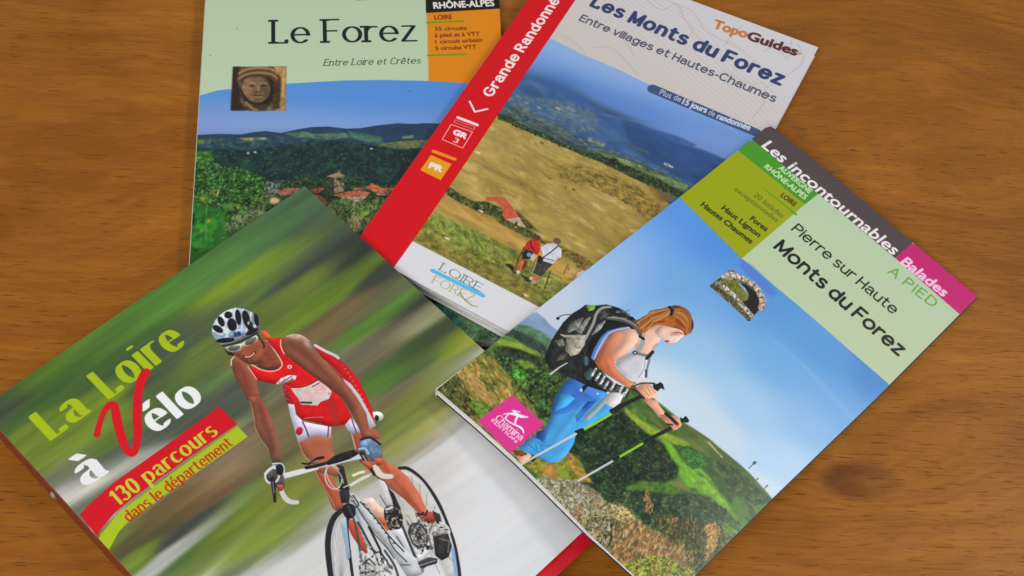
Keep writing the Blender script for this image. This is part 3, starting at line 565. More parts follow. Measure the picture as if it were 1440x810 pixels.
def art_topo2(b):
    Z = lambda *p: z2(780, 0, 3.6, *p)
    S = lambda *p: z2(480, 150, 4.5, *p); S0 = lambda *p: z2(480, 0, 4.5, *p); T = lambda *p: z2(540, 300, 4.5, *p)
    b.stroke(Z(500, 452, 1020, 672), [14.6, 13.6], (62, 82, 124))
    b.nib('Les Monts du Forez', (827.6, 8.4), (1098, 121.6), (837, -8), (52, 62, 104), rx=.122, ry=.10, xh=.74, gap=.05, space=.3, wd=.85)
    b.nib('Entre villages et Hautes-Chaumes', (813.2, 28.8), (1089, 144.6), (818.6, 19.2), (72, 78, 98), rx=.082, xh=.74, gap=.07, space=.34)
    b.text('Topo', (1002.2, 38.9), (1048.4, 53.4), (1006.6, 27.6), (192, 122, 66), bold=.06); b.text('Guides', (1050, 54.8), (1118.9, 78.4), (1054.4, 44), (84, 42, 40), bold=.06)
    b.oring(1124, 75.4, 1.8, 1.6, 0, .8, (110, 90, 90))
    for t, p, q, bo in (('Plus de', (926.6, 133), (956.4, 143.6), 0), ('15 jours', (959, 146), (992.4, 159), .045), ('de', (995.4, 160.8), (1003.6, 164.4), 0), ('randonnée', (1007.6, 166.6), (1053.6, 183.6), .045)):
        b.text(t, p, q, (p[0] + 3, p[1] - 7.6), (206, 212, 228), bold=bo)
    band = [(540.5, 396.4), (555, 374), (586.7, 330), (800, 13.3), (860, -75), (760, -120), (700, -20), (460, 330), (480, 420)]
    b.poly(band, (206, 10, 22))
    b.poly([(555, 374.6), (580.4, 339), (756.7, 431), (900, 506), (930, 600), (800, 560), (540, 397)], (214, 214, 219))
    b.nib('Grande Randonnée', (691.4, 138), (795.5, -9), (677, 130.6), (238, 226, 224), rx=.105, ry=.09, xh=.74, gap=.07, space=.3, wd=.85)
    b.stroke(S0(812, 642, 845, 708, 925, 690), 2.6, (240, 226, 224)); b.stroke(S(738, 69, 860, 116), 4.2, (238, 222, 220))
    def outline(p, w, c): b.stroke(p, w, c, closed=True)
    outline(S(720, 84, 845, 130, 838, 146, 714, 98), .9, (232, 150, 150)); outline(S(695, 113, 830, 160, 768, 263, 638, 207), 1.1, (238, 190, 190))
    b.text('GR', (636.6, 188), (654.2, 195.4), (639.4, 181.6), (240, 225, 225), bold=.12); b.text('3', (636.6, 199.4), (643, 202), (639.4, 193), (240, 200, 200), bold=.03)
    b.stroke(S(584, 283, 717, 333), 5, (226, 140, 20)); b.poly(S(567, 306, 698, 364, 628, 466, 499, 401), (224, 152, 12))
    b.text('PR', (603, 235.4), (619.8, 241.8), (606, 228.4), (230, 224, 226), bold=.12)
    b.stroke(T(306, 362, 628, 522), 5.6, (92, 178, 226))
    b.stroke(T(430, 402, 620, 500), 1, (70, 120, 180), a=.7)
    b.nib('LOIRE', (616.9, 379.4), (674.5, 411), (622.6, 369), (64, 122, 108), rx=.04, ry=.025, serif=.09, gap=.13)
    b.nib('FOREZ', (606.6, 397.6), (664, 425.6), (611.2, 386.8), (158, 160, 66), rx=.04, ry=.025, serif=.07, gap=.13)
    b.stroke(T(480, 505, 510, 545, 560, 585, 598, 588), [2, 2, 1.6, 1], (140, 145, 66), smooth=True)
art_topo(B); art_topo2(B)

# ================================================================== cover 3: cycling guide
C = make_print('velo', [(444.8, 1095), (889, 683.3), (428.4, 261.5), (-27, 574)], hf_velo)
def art_velo(b):
    g1, g2, g3, dk, dk2, ol, br, wh = (84, 122, 40), (100, 136, 30), (66, 110, 56), (48, 60, 48), (58, 66, 60), (132, 140, 36), (118, 98, 66), (212, 213, 215)
    b.splats([(428, 275, 60, 22, -34, (78, 108, 80)), (380, 320, 90, 16, -34, (80, 118, 66)), (300, 370, 110, 14, -34, (82, 130, 52)), (200, 430, 80, 14, -34, (76, 124, 40)),
              (120, 490, 60, 16, -34, g1), (60, 530, 50, 16, -34, (84, 118, 30)), (10, 570, 40, 14, -34, (64, 76, 56)), (480, 310, 50, 16, -20, (62, 78, 66)), (455, 345, 60, 14, -36, (58, 72, 64)),
              (410, 360, 90, 12, -36, (96, 128, 44)), (500, 350, 40, 20, -34, (44, 52, 50)), (540, 385, 30, 12, -36, (52, 60, 54)), (330, 405, 60, 10, -36, (110, 140, 30)),
              (240, 470, 90, 9, -30, (60, 78, 56)), (200, 500, 60, 8, -30, (58, 74, 56)), (300, 440, 60, 10, -36, (78, 92, 66)), (150, 520, 80, 12, -34, (72, 108, 40)), (60, 560, 60, 8, -40, (56, 92, 44)),
              (480, 400, 90, 10, -38, (98, 128, 34)), (400, 430, 90, 12, -40, (104, 122, 44)), (490, 440, 70, 9, -38, (104, 92, 60)), (560, 400, 50, 10, -38, (84, 96, 62)), (440, 470, 60, 8, -38, (112, 92, 56)),
              (280, 520, 60, 12, -36, (96, 122, 46)), (320, 500, 40, 12, -36, (122, 118, 60)), (170, 600, 80, 14, -34, (100, 128, 38)), (60, 620, 40, 30, -34, (104, 128, 36)), (100, 590, 60, 16, -34, (112, 138, 34)),
              (550, 440, 90, 8, -36, (84, 128, 44)), (590, 420, 50, 8, -38, (48, 58, 50)), (520, 480, 90, 9, -30, (120, 112, 84)), (600, 445, 40, 7, -34, (150, 150, 110)),
              (620, 470, 60, 8, -34, (60, 62, 52)), (560, 520, 90, 12, -36, (78, 120, 40)), (600, 500, 60, 9, -36, (62, 76, 50)), (640, 478, 30, 12, -36, (130, 150, 24)), (600, 540, 90, 10, -34, (116, 130, 36)), (660, 478, 24, 7, -36, (160, 170, 70)),
              (540, 570, 50, 9, -34, (108, 96, 72)), (500, 520, 60, 10, -36, (106, 100, 74)), (650, 510, 50, 8, -30, (162, 160, 150)), (680, 494, 22, 6, -30, (186, 186, 190)), (610, 560, 80, 12, -32, (122, 124, 40)), (560, 600, 60, 12, -34, (112, 136, 36)),
              (90, 660, 40, 10, -36, (132, 128, 104)), (60, 640, 30, 14, -34, (112, 132, 46)), (170, 640, 60, 9, -24, (92, 104, 84)), (110, 690, 30, 14, -30, (186, 184, 176)), (200, 640, 50, 7, -22, (166, 168, 160)), (150, 655, 40, 6, -24, (150, 150, 138)),
              (230, 560, 30, 30, -34, (74, 92, 62)), (260, 600, 60, 12, -24, (70, 80, 66)), (310, 560, 50, 9, -28, (78, 82, 72)), (190, 680, 80, 8, -30, (140, 138, 96)), (120, 712, 30, 10, -34, (92, 104, 84)), (290, 540, 30, 12, -36, (80, 108, 60)),
              (150, 770, 30, 10, -40, (96, 110, 52)), (200, 750, 60, 8, -36, (84, 78, 46)), (260, 710, 70, 10, -34, (98, 78, 46)), (230, 740, 60, 6, -34, (60, 64, 40)), (190, 790, 30, 10, -40, (110, 132, 40)), (300, 690, 60, 9, -34, (112, 84, 54)), (320, 670, 60, 6, -34, (138, 112, 84)),
              (350, 640, 50, 16, -34, (122, 104, 80)), (330, 660, 30, 8, -34, (136, 126, 80)), (270, 740, 60, 6, -32, (58, 62, 54)), (240, 780, 60, 7, -38, (178, 180, 176)), (290, 740, 60, 6, -38, (150, 150, 132)), (340, 700, 60, 7, -36, (96, 124, 44)), (300, 760, 60, 9, -36, (84, 112, 42)),
              (260, 810, 60, 9, -38, (100, 118, 54)), (330, 740, 50, 8, -38, (126, 140, 30)), (380, 760, 50, 16, -36, (118, 140, 40)), (420, 720, 50, 12, -36, (104, 120, 46)), (340, 795, 50, 8, -36, (96, 106, 84)), (420, 680, 50, 16, -36, (120, 128, 44)), (390, 640, 40, 20, -60, (110, 104, 60)),
              (430, 600, 40, 20, -40, (112, 100, 66)), (480, 620, 50, 30, -40, (108, 100, 70)), (540, 640, 60, 16, -36, (120, 124, 52)), (600, 600, 60, 12, -36, (134, 134, 36)), (470, 560, 30, 60, -40, (108, 100, 60)),
              (640, 560, 60, 10, -32, (138, 138, 52)), (600, 625, 60, 9, -34, (118, 108, 60)), (660, 560, 40, 7, -34, (170, 165, 130)), (420, 760, 40, 8, -36, (130, 140, 100)), (640, 600, 50, 7, -36, (172, 170, 160)), (350, 810, 60, 8, -36, (178, 178, 178)),
              (740, 640, 90, 70, 20, wh, 3), (700, 720, 110, 70, 20, (211, 213, 216), 3), (640, 790, 120, 50, 10, (208, 210, 214), 2), (780, 740, 80, 50, 20, (206, 208, 212), 3), (760, 580, 60, 40, 0, (196, 196, 192), 1), (690, 600, 50, 20, -36, (196, 196, 200)),
              (680, 650, 70, 14, -30, (204, 202, 200)), (620, 660, 40, 14, -36, (168, 160, 156)), (600, 690, 50, 30, -36, (190, 184, 180)), (660, 770, 60, 10, -38, (196, 196, 200)), (560, 720, 60, 40, -30, (176, 172, 166)), (480, 780, 60, 40, -30, (196, 196, 194)), (400, 800, 60, 20, -34, (200, 200, 200)), (440, 740, 40, 10, -34, (146, 146, 110)),
              (470, 1000, 200, 120, 0, (190, 190, 188)), (800, 650, 60, 60, 0, (204, 204, 204)), (640, 720, 30, 14, -36, (200, 184, 178))], base_w=2e-5)
    # streaks left by the speed
    PX, PY = b.grid(0, 0, b.w, b.h); a = math.radians(-35)
    U = PX * math.cos(a) + PY * math.sin(a); V = -PX * math.sin(a) + PY * math.cos(a)
    n1 = fbm(U / 16, V, 7.5, 3, 3) - .5; n2 = fbm(U / 10, V, 20, 3, 9) - .5
    lum = b.img.mean(2, keepdims=True)
    amt = np.clip((.78 - lum) * 6, .10, .5)
    b.img *= 1 + amt * (n1 * .38 + n2 * .62)[..., None]
    b.img += (n2[..., None] * amt * np.array([.10, .05, -.06], np.float32))
    g = b.img.mean(2, keepdims=True); k = np.clip((.74 - g) * 6, 0, 1)      # foliage blur a little duller than pure green
    b.img[:] = (b.img * (1 - .10 * k) + g * .10 * k) * (1 - .03 * k)
    np.clip(b.img, 0, 1, out=b.img)
    # ---- title
    lime = (158, 180, 20); LA, LB = (71, 620.5), (265, 482)
    def along(p, q, t): return (p[0] + (q[0] - p[0]) * t, p[1] + (q[1] - p[1]) * t)
    def up(p, k=1.0): return (p[0] - 31 * k, p[1] - 34.5 * k)
    kw = dict(rx=.128, ry=.024, xh=.70, gap=.07, space=.3, wd=.72)
    b.nib('La', LA, (129, 578.5), up(LA), lime, **kw); b.nib('Loire', (153, 562.5), LB, up((153, 562.5)), lime, **kw)
    b.nib('élo', (219, 611.5), (289, 561), up((219, 611.5), .97), (228, 228, 230), **kw)
    b.nib('à', (120, 687), (154, 664), up((120, 687)), (222, 222, 226), **kw)
    b.stroke([(136.5, 611), (140, 596), (147, 578), (155, 569), (161, 572), (165, 592), (170, 612), (177, 630), (186, 638), (191, 630), (193.5, 610), (193, 580), (194.5, 552), (199, 535), (205, 524)],
             [9, 7.5, 8, 9, 11, 12, 11.5, 10.5, 9.5, 9, 11.5, 12, 11, 12, 13], (204, 14, 28), smooth=True)
    # ---- ribbons
    R1 = lambda *p: z2(90, 540, 3.375, *p)
    red = R1(75, 622, 110, 580, 150, 545, 235, 470, 500, 280, 735, 108, 822, 190, 560, 372, 330, 538, 240, 612, 175, 690, 158, 722)
    lim = R1(824, 200, 873, 250, 700, 372, 420, 570, 320, 640, 262, 700, 222, 772, 205, 800, 150, 760, 176, 712, 240, 634, 330, 560, 560, 390)
    b.poly(red, (198, 16, 30)); b.poly(lim, (160, 182, 28)); b.stroke(R1(170, 715, 240, 626, 330, 549, 560, 381, 822, 195), 1.0, (150, 130, 60), a=.8, smooth=True)
    tk = dict(rx=.105, ry=.034, xh=.70, gap=.08, space=.36, wd=.78)
    b.nib('130 parcours', (166.5, 712.5), (308.5, 609.5), (151, 694), (186, 192, 52), **tk)
    b.nib('dans le département', (181.5, 735), (329, 625.5), (171, 721.5), (186, 30, 14), rx=.085, ry=.034, xh=.68, gap=.09, space=.38, wd=.8)
    # ---- the rider, from the machine up
    A_ = lambda *p: z2(270, 410, 5.4, *p); B_ = lambda *p: z2(360, 460, 5.4, *p); C_ = lambda *p: z2(350, 560, 4.5, *p); D_ = lambda *p: z2(430, 630, 4.5, *p)
    blk, wht, met = (26, 27, 29), (204, 205, 208), (150, 155, 160)
    b.rnd = (8, .10, .75, .65, .30)
    # rear wheel
    b.poly(D_(600, 130, 680, 150, 750, 210, 830, 330, 900, 480, 950, 640, 975, 830, 900, 830, 840, 700, 640, 540, 580, 300), (186, 182, 172), soft=3, n=(.12, 6), a=.6)
    b.stroke(D_(592, 128, 640, 128, 700, 165, 770, 240, 840, 350, 895, 480, 940, 610, 968, 760, 975, 840), 5, (38, 38, 38), smooth=True)
    b.stroke(D_(610, 150, 660, 158, 740, 225, 820, 350, 880, 480, 925, 610, 950, 760, 955, 840), 3.4, (196, 198, 200), smooth=True); b.stroke(D_(930, 640, 952, 800), 5, (130, 160, 200), soft=1)
    for e in ((620, 170), (670, 180), (720, 230), (770, 290), (820, 370), (860, 440), (890, 520), (920, 620), (940, 720), (850, 800), (640, 420)): b.stroke(D_(740, 560, *e), .7, (100, 98, 94), a=.8)
    # legs behind the bars
    b.poly(C_(410, 430, 500, 470, 560, 560, 600, 690, 540, 705, 500, 620, 450, 530), (160, 82, 56), smooth=True)
    b.poly(D_(262, 455, 320, 470, 360, 560, 392, 640, 378, 668, 330, 610, 285, 540), (178, 74, 54), smooth=True)
    b.poly(C_(312, 280, 420, 235, 525, 245, 530, 330, 560, 400, 580, 470, 560, 500, 500, 480, 440, 470, 390, 400, 345, 350), (148, 84, 60), grad=(430, 620, 460, 660, (168, 94, 68)))
    b.stroke(C_(318, 288, 350, 360, 395, 410, 450, 520, 520, 640, 545, 700), 1.2, (206, 140, 96), smooth=True, a=.8)
    leg = C_(648, 222, 720, 205, 800, 195, 835, 250, 850, 390, 940, 440, 1010, 500, 1090, 620) + D_(745, 350, 775, 400, 845, 430, 810, 480, 735, 465, 700, 400, 620, 320, 540, 260, 450, 190, 400, 130) + C_(700, 400, 672, 300)
    b.poly(leg, (154, 80, 56), n=(.12, 14), grad=(510, 610, 580, 690, (180, 98, 72)))
    b.stroke(C_(850, 400, 900, 500, 980, 580) + D_(640, 300, 720, 400), 4, (146, 58, 36), soft=3, smooth=True, a=.7); b.stroke(C_(652, 228, 676, 320), 1.4, (214, 168, 132))
    b.poly(D_(738, 408, 790, 402, 836, 432, 822, 462, 780, 478, 748, 460), (150, 62, 56), n=(.15, 4)); b.poly(D_(800, 395, 850, 420, 860, 470, 830, 480, 815, 440), (52, 48, 46)); b.stroke(D_(705, 430, 745, 408), 2.4, (44, 34, 34)); b.stroke(D_(700, 415, 760, 425, 770, 395), 2, (40, 30, 28))
    b.poly(D_(790, 490, 880, 468, 920, 530, 840, 560, 800, 560), (170, 168, 164), n=(.6, 3)); b.poly(D_(805, 560, 900, 540, 925, 620, 905, 690, 860, 712, 820, 680), (44, 42, 42), n=(.4, 5)); b.stroke(D_(850, 575, 910, 590, 900, 660), 2.4, (120, 116, 112), a=.7)
    b.stroke(D_(850, 500, 905, 520), 2, (60, 60, 62)); b.stroke(D_(855, 512, 900, 506), 1.2, (220, 220, 220))
    # drivetrain
    for t in range(9): b.stroke([D_(712, 555)[0], D_(712 + 62 * math.cos(t * .7), 555 + 92 * math.sin(t * .7))[0]], .9, (96, 94, 90), a=.8)
    b.oring(*D_(712, 552)[0], 12, 17, -20, 3.4, (58, 56, 56)); b.oring(*D_(712, 552)[0], 8, 12, -20, 1.6, (120, 118, 114)); b.oval(*D_(712, 552)[0], 4.5, 7, -20, (52, 50, 50)); b.scatter(D_(660, 480, 720, 460, 770, 510, 780, 580, 740, 640, 680, 640), 60, 1.0, [(40, 38, 38), (150, 148, 144), (90, 88, 86)], 1.8, 50, 60, .8, 21)
    b.poly(D_(690, 700, 740, 640, 790, 595, 806, 640, 760, 700, 710, 735), (208, 208, 210)); b.oval(*D_(770, 632)[0], 3.4, 3, 0, blk); b.oval(*D_(740, 650)[0], 1.6, 2, 0, blk)
    b.poly(D_(700, 725, 780, 690, 835, 700, 830, 730, 760, 752, 720, 790), (56, 55, 57)); b.stroke(D_(720, 745, 820, 712), 1.4, (150, 150, 152)); b.oval(*D_(735, 775)[0], 3, 4, 0, (120, 120, 122)); b.stroke(D_(640, 550, 700, 700), 4, wht); b.stroke(D_(655, 540, 720, 455), 1.5, blk)
    # frame
    b.poly(D_(462, 195, 500, 215, 545, 300, 560, 370, 510, 370, 488, 300), wht, n=(.1, 6)); b.poly(D_(515, 240, 560, 290, 600, 380, 610, 440, 575, 440, 545, 330), (40, 38, 40), n=(.5, 3)); b.stroke(D_(520, 270, 545, 340), 2, (180, 180, 182))
    b.poly(D_(355, 335, 400, 315, 435, 325, 470, 370, 515, 400, 500, 450, 455, 448, 420, 410, 380, 370), (214, 196, 186), grad=(515, 705, 535, 725, (220, 176, 150)), smooth=True, n=(.15, 5))
    b.poly(D_(500, 380, 560, 365, 610, 420, 610, 490, 570, 525, 520, 510, 500, 450), (40, 34, 34), smooth=True, n=(.7, 3)); b.stroke(D_(510, 390, 545, 375), 4, (196, 196, 198)); b.oval(*D_(560, 470)[0], 5, 7, 0, (150, 140, 120)); b.oval(*D_(560, 470)[0], 3, 4.5, 0, blk)
    b.poly(D_(440, 440, 500, 450, 530, 520, 500, 530, 470, 490), (170, 84, 50), n=(.6, 3))
    b.poly(D_(540, 520, 610, 510, 700, 680, 720, 700, 690, 730, 620, 650), (196, 197, 200)); b.stroke(D_(600, 470, 690, 690), 2.4, (36, 36, 38)); b.stroke(D_(575, 560, 640, 660), 1.4, (60, 62, 66))
    b.poly(D_(265, 290, 300, 285, 345, 330, 420, 410, 520, 530, 620, 630, 700, 700, 740, 800, 650, 830, 560, 690, 460, 560, 350, 430, 310, 370), (178, 182, 186), n=(.08, 8))
    b.stroke(D_(345, 340, 430, 430, 530, 560, 620, 655), 1.8, (40, 44, 50)); b.stroke(D_(300, 330, 380, 460, 440, 550, 520, 640, 560, 700), 1.3, (46, 50, 58))
    for t in range(9):
        x, y = D_(360 + t * 24, 352 + t * 31)[0]; b.stroke([(x, y), (x + 3.4, y + 1)], 1.7, (40, 42, 46))
    for t in range(10):
        x, y = D_(275 + t * 11, 300 + t * 34)[0]; b.stroke([(x, y), (x + 4.5, y + 3 - (t % 3))], 1.5, (64, 84, 100))
    b.stroke(D_(310, 380, 350, 500, 400, 620), 4.5, (132, 164, 184), a=.9); b.stroke(D_(400, 500, 470, 640, 510, 830), 3, blk); b.stroke(D_(330, 470, 380, 560, 450, 700, 470, 830), 2.6, (40, 42, 44), smooth=True); b.stroke(D_(600, 740, 660, 740), 1.6, (70, 70, 72))
    
    for t in range(14): b.stroke([D_(225, 850)[0], D_(225 + 75 * math.cos(math.pi + t * .24), 850 + 420 * math.sin(math.pi + t * .24))[0]], .7, (120, 120, 122), a=.6)
    b.poly(D_(345, 735, 385, 670, 440, 690, 470, 760, 480, 830, 340, 830), (176, 176, 176), n=(.2, 4)); b.stroke(D_(360, 740, 400, 700, 440, 740), 2, (50, 50, 52)); b.stroke(D_(350, 790, 430, 780), 3, (46, 46, 48)); b.stroke(D_(375, 690, 380, 830), 1.4, (90, 90, 92)); b.stroke(D_(480, 740, 530, 830), 6, (206, 208, 210))
    # front wheel and fork
    b.stroke(D_(165, 840, 150, 740, 140, 620, 150, 520, 180, 440, 230, 395, 280, 385), [8, 8, 8, 8, 8, 7, 5], (34, 36, 38), smooth=True); b.stroke(D_(188, 840, 175, 740, 170, 620, 180, 520, 205, 460, 240, 425, 280, 410), 3, (168, 172, 176), smooth=True)
    b.stroke(D_(280, 400, 262, 480, 270, 600, 282, 700, 300, 840), 4, (36, 38, 40), smooth=True); b.poly(D_(218, 470, 258, 455, 275, 560, 285, 690, 262, 712, 245, 600), (150, 176, 198)); b.stroke(D_(262, 470, 285, 690), 1.4, (40, 44, 50))
    b.poly(D_(235, 370, 270, 350, 310, 370, 312, 430, 270, 448, 240, 420), (30, 30, 32), smooth=True); b.poly(D_(208, 255, 268, 245, 280, 300, 275, 350, 225, 350), (44, 46, 50), n=(.5, 3))
    for q, w, c in (((300, 300, 335, 360, 300, 380), 2, (40, 42, 44)), ((270, 370, 310, 470, 335, 600, 350, 700), 3, (60, 66, 72)), ((420, 690, 470, 660, 540, 760), 2.2, (40, 40, 42)), ((500, 650, 560, 740, 590, 830), 3, (44, 44, 46)), ((610, 480, 660, 600, 700, 690), 2, (70, 70, 72)), ((470, 300, 520, 380), 1.2, (60, 60, 60)), ((520, 560, 560, 640, 640, 720), 2, (70, 74, 78)), ((640, 460, 690, 560), 1.4, (60, 60, 60)), ((800, 480, 780, 560, 800, 640), 2, (90, 90, 88)), ((850, 470, 900, 500, 910, 540), 2.4, (210, 210, 208))):
        b.stroke(D_(*q), w, c, smooth=True, a=.9)
    b.scatter(D_(340, 640, 400, 610, 470, 660, 540, 740, 580, 830, 340, 830), 90, 1.2, [(60, 60, 60), (40, 40, 42), (214, 214, 212), (120, 118, 114)], 2.4, 60, 30, .7, 51)
    b.scatter(D_(500, 390, 590, 380, 620, 480, 560, 520, 510, 490), 40, 1.2, [(30, 30, 32), (120, 110, 100), (190, 186, 180)], 1.8, 50, 50, .7, 52)
    b.scatter(D_(640, 470, 780, 450, 830, 560, 800, 640, 700, 680), 90, .9, [(34, 34, 36), (60, 58, 56), (196, 194, 190), (110, 104, 98)], 2.2, 45, 60, .75, 53)
    # bars, levers and cables
    b.stroke(C_(222, 492, 300, 472, 380, 452, 430, 440), [8, 8, 7, 6], (208, 210, 212)); b.stroke(C_(440, 432, 540, 410, 620, 385, 705, 365), [5, 6, 8, 9], (188, 198, 206))
    b.poly(C_(480, 410, 540, 365, 590, 345, 660, 325, 700, 350, 640, 385, 560, 410, 500, 425), (34, 32, 32), n=(.4, 4)); b.poly(C_(555, 420, 600, 430, 620, 520, 640, 580, 580, 580, 570, 500), (44, 38, 38))
    b.stroke(C_(338, 412, 380, 415, 430, 385, 470, 375), [2, 3, 4.5, 4], blk, smooth=True); b.stroke(C_(365, 440, 420, 430, 480, 415), 5, (30, 30, 34)); b.stroke(C_(400, 405, 440, 392), 1, (150, 150, 155))
    b.oring(*C_(535, 500)[0], 11.5, 17, -12, 1.3, (206, 206, 204), 20, 330); b.oring(*C_(545, 505)[0], 9, 19, -28, 1.2, (190, 190, 188), 100, 400); b.stroke(C_(600, 565, 650, 540, 720, 500, 780, 478), 1.4, (216, 214, 210), smooth=True)
    b.stroke(C_(662, 488, 700, 472, 745, 462), 4, (214, 212, 208)); b.oval(*C_(748, 466)[0], 3.2, 3.4, 0, (196, 120, 100)); b.stroke(C_(650, 550, 700, 520, 760, 490), 3.4, (206, 204, 200))
    b.stroke(C_(800, 440, 820, 470, 850, 492, 900, 495), [9, 9, 8, 7], (204, 200, 188), smooth=True); b.stroke(C_(205, 580, 225, 625, 262, 655, 305, 658), [6, 7, 7, 6], (196, 194, 188), smooth=True)
    b.stroke(C_(715, 350, 750, 410, 795, 485), [7, 6, 4], (36, 32, 34)); b.stroke(C_(722, 362, 770, 440), 2, (150, 150, 156))
    # trunk, shorts and arms
    b.oval(*B_(918, 678)[0], 9.5, 7, 0, (212, 208, 200)); b.oval(*B_(918, 692)[0], 3, 4.5, 0, (34, 30, 30))
    b.poly(B_(440, 140, 520, 185, 620, 232, 700, 300, 780, 400, 840, 520, 880, 620, 892, 680, 905, 730, 870, 770, 780, 600, 690, 440, 600, 330, 500, 230), (186, 20, 28), smooth=False)
    b.stroke(B_(450, 138, 520, 178, 600, 215, 625, 235), 4, (206, 196, 204), smooth=True); b.poly(B_(660, 388, 720, 430, 790, 520, 850, 630, 912, 748, 865, 780, 820, 690, 760, 560, 700, 470), (188, 186, 200))
    for t in range(12): b.oval(*B_(660 + t * 19, 285 + t * 30 + t * t * .4)[0], .8, .8, 0, (222, 170, 100))
    b.stroke(B_(540, 215, 640, 262, 700, 330), 2, (120, 40, 90), a=.5, smooth=True)
    b.poly(A_(560, 372, 670, 345, 700, 400, 760, 480, 860, 560, 960, 660, 1000, 780, 860, 800, 760, 740, 690, 700, 630, 705, 490, 672, 430, 560, 520, 590, 620, 605, 680, 560, 650, 470, 600, 410), (200, 20, 24), n=(.12, 6))
    b.poly(B_(205, 430, 300, 455, 470, 400, 580, 470, 650, 540, 730, 680, 680, 740, 600, 752, 560, 754, 440, 720, 340, 700, 290, 640, 240, 575, 215, 500), (192, 20, 24), n=(.14, 6))
    b.poly(B_(205, 440, 240, 450, 270, 560, 240, 575, 220, 510), (150, 30, 60), n=(.9, 2))
    b.poly(C_(248, 35, 288, 40, 300, 105, 345, 148, 430, 165, 522, 182, 520, 252, 470, 246, 420, 240, 365, 258, 312, 284, 290, 200, 262, 110), (192, 188, 206)); b.poly(C_(608, 170, 650, 118, 700, 190, 706, 214, 650, 226, 625, 200), (192, 188, 206))
    b.stroke(C_(340, 150, 360, 190, 380, 245), 1.8, (70, 50, 100)); b.stroke(C_(505, 180, 500, 245), 1.6, (110, 30, 60)); b.stroke(C_(650, 125, 665, 175, 682, 218), 1.6, (70, 50, 100)); b.oval(*C_(320, 208)[0], 4.8, 6, 20, (186, 24, 50), n=(.4, 2))
    b.stroke(C_(350, 128, 400, 122, 470, 120), 1.3, (220, 150, 130), a=.7); b.stroke(B_(560, 560, 600, 640, 610, 740), 9, (150, 50, 36), soft=4, a=.7)
    b.rnd = None; b.poly(B_(262, 462, 350, 458, 420, 432, 470, 405, 530, 440, 578, 490, 555, 545, 490, 570, 470, 596, 340, 588, 320, 540, 295, 510), (206, 194, 192), n=(.1, 6), grad=(430, 540, 415, 575, (188, 172, 172))); b.rnd = (8, .12, .75, .65, .4); b.stroke(B_(265, 458, 350, 455, 420, 430, 470, 400), 1.4, (50, 20, 30), smooth=True)
    b.stroke(B_(345, 572, 420, 575), 2.8, (40, 36, 40)); b.text('38', B_(375, 555)[0], B_(535, 488)[0], B_(352, 498)[0], (222, 168, 172), bold=.05); b.stroke(B_(300, 480, 380, 474, 450, 440), 1, (170, 130, 140), a=.5, smooth=True); b.stroke(B_(430, 452, 480, 425), 1.6, (120, 60, 80)); b.oval(*B_(556, 504)[0], .9, .9, 0, (20, 20, 20))
    b.poly(B_(145, 435, 190, 390, 250, 365, 310, 370, 300, 400, 230, 420, 190, 435), (206, 196, 196), n=(.5, 3)); b.stroke(B_(200, 415, 270, 375), 1.5, (40, 40, 60)); b.oval(*B_(256, 302)[0], 3.4, 2.8, 0, (220, 200, 200)); b.oval(*B_(256, 302)[0], 1.3, 1.3, 0, (190, 30, 40))
    # left arm (in shade) and right arm
    b.poly(A_(300, 560, 312, 510, 345, 490, 400, 540, 440, 590, 490, 672, 500, 735, 516, 815, 424, 822, 372, 725, 326, 645), (136, 74, 54), grad=(335, 520, 360, 560, (150, 80, 58)), n=(.1, 8))
    b.poly(C_(-5, -10, 72, -10, 115, 60, 150, 150, 180, 230, 205, 330, 205, 405, 150, 410, 125, 320, 70, 250, 38, 170, 30, 90), (140, 76, 56), grad=(360, 580, 390, 650, (116, 80, 68)), n=(.12, 8)); b.stroke(C_(8, 20, 34, 120, 42, 190, 80, 260, 125, 330), .9, (206, 160, 120), smooth=True, a=.6); b.stroke(C_(60, 0, 90, 120, 120, 220, 160, 330), 6, (78, 40, 34), soft=5, smooth=True, a=.6); b.stroke(A_(340, 540, 400, 640, 440, 760), 8, (86, 40, 28), soft=6, smooth=True, a=.5); b.stroke(A_(470, 680, 500, 760, 515, 810), 3, (160, 92, 70), soft=3, smooth=True, a=.5); b.stroke(A_(300, 560, 300, 520, 320, 495), 1.6, (222, 196, 180), smooth=True)
    arm = B_(188, 95, 210, 75, 260, 55, 330, 58, 400, 105, 440, 165, 500, 235, 570, 310, 650, 390, 720, 470, 790, 570, 840, 660) + C_(760, 190, 825, 255, 780, 262, 720, 262, 700, 200, 660, 110, 620, 40) + B_(660, 540, 580, 480, 500, 420, 400, 350, 300, 270, 215, 205)
    b.poly(arm, (128, 76, 56), n=(.12, 10), grad=(420, 490, 500, 590, (140, 80, 58))); b.poly(B_(215, 80, 280, 56, 350, 66, 410, 120, 440, 175, 400, 165, 340, 110, 270, 95), (178, 150, 136), soft=3, a=.85, n=(.3, 4)); b.stroke(B_(230, 72, 290, 58, 350, 68, 405, 110), 1.2, (232, 222, 214), smooth=True, a=.8); b.stroke(B_(260, 120, 380, 210, 520, 340, 640, 480, 740, 620), 8, (84, 42, 30), soft=6, smooth=True, a=.5); b.stroke(B_(440, 220, 560, 330, 660, 430, 750, 560), 3, (150, 84, 58), soft=3, smooth=True, a=.5)
    b.stroke(B_(215, 205, 190, 150, 190, 95), 1.3, (230, 200, 196), smooth=True); b.stroke(B_(520, 250, 620, 340, 700, 430), 0.8, (214, 170, 150), smooth=True, a=.6); b.stroke(A_(565, 374, 640, 465, 684, 545, 668, 585, 610, 606, 530, 595, 455, 556), 1.4, (232, 206, 204), smooth=True); b.stroke(A_(425, 570, 460, 620, 492, 668), 1.2, (224, 190, 190))
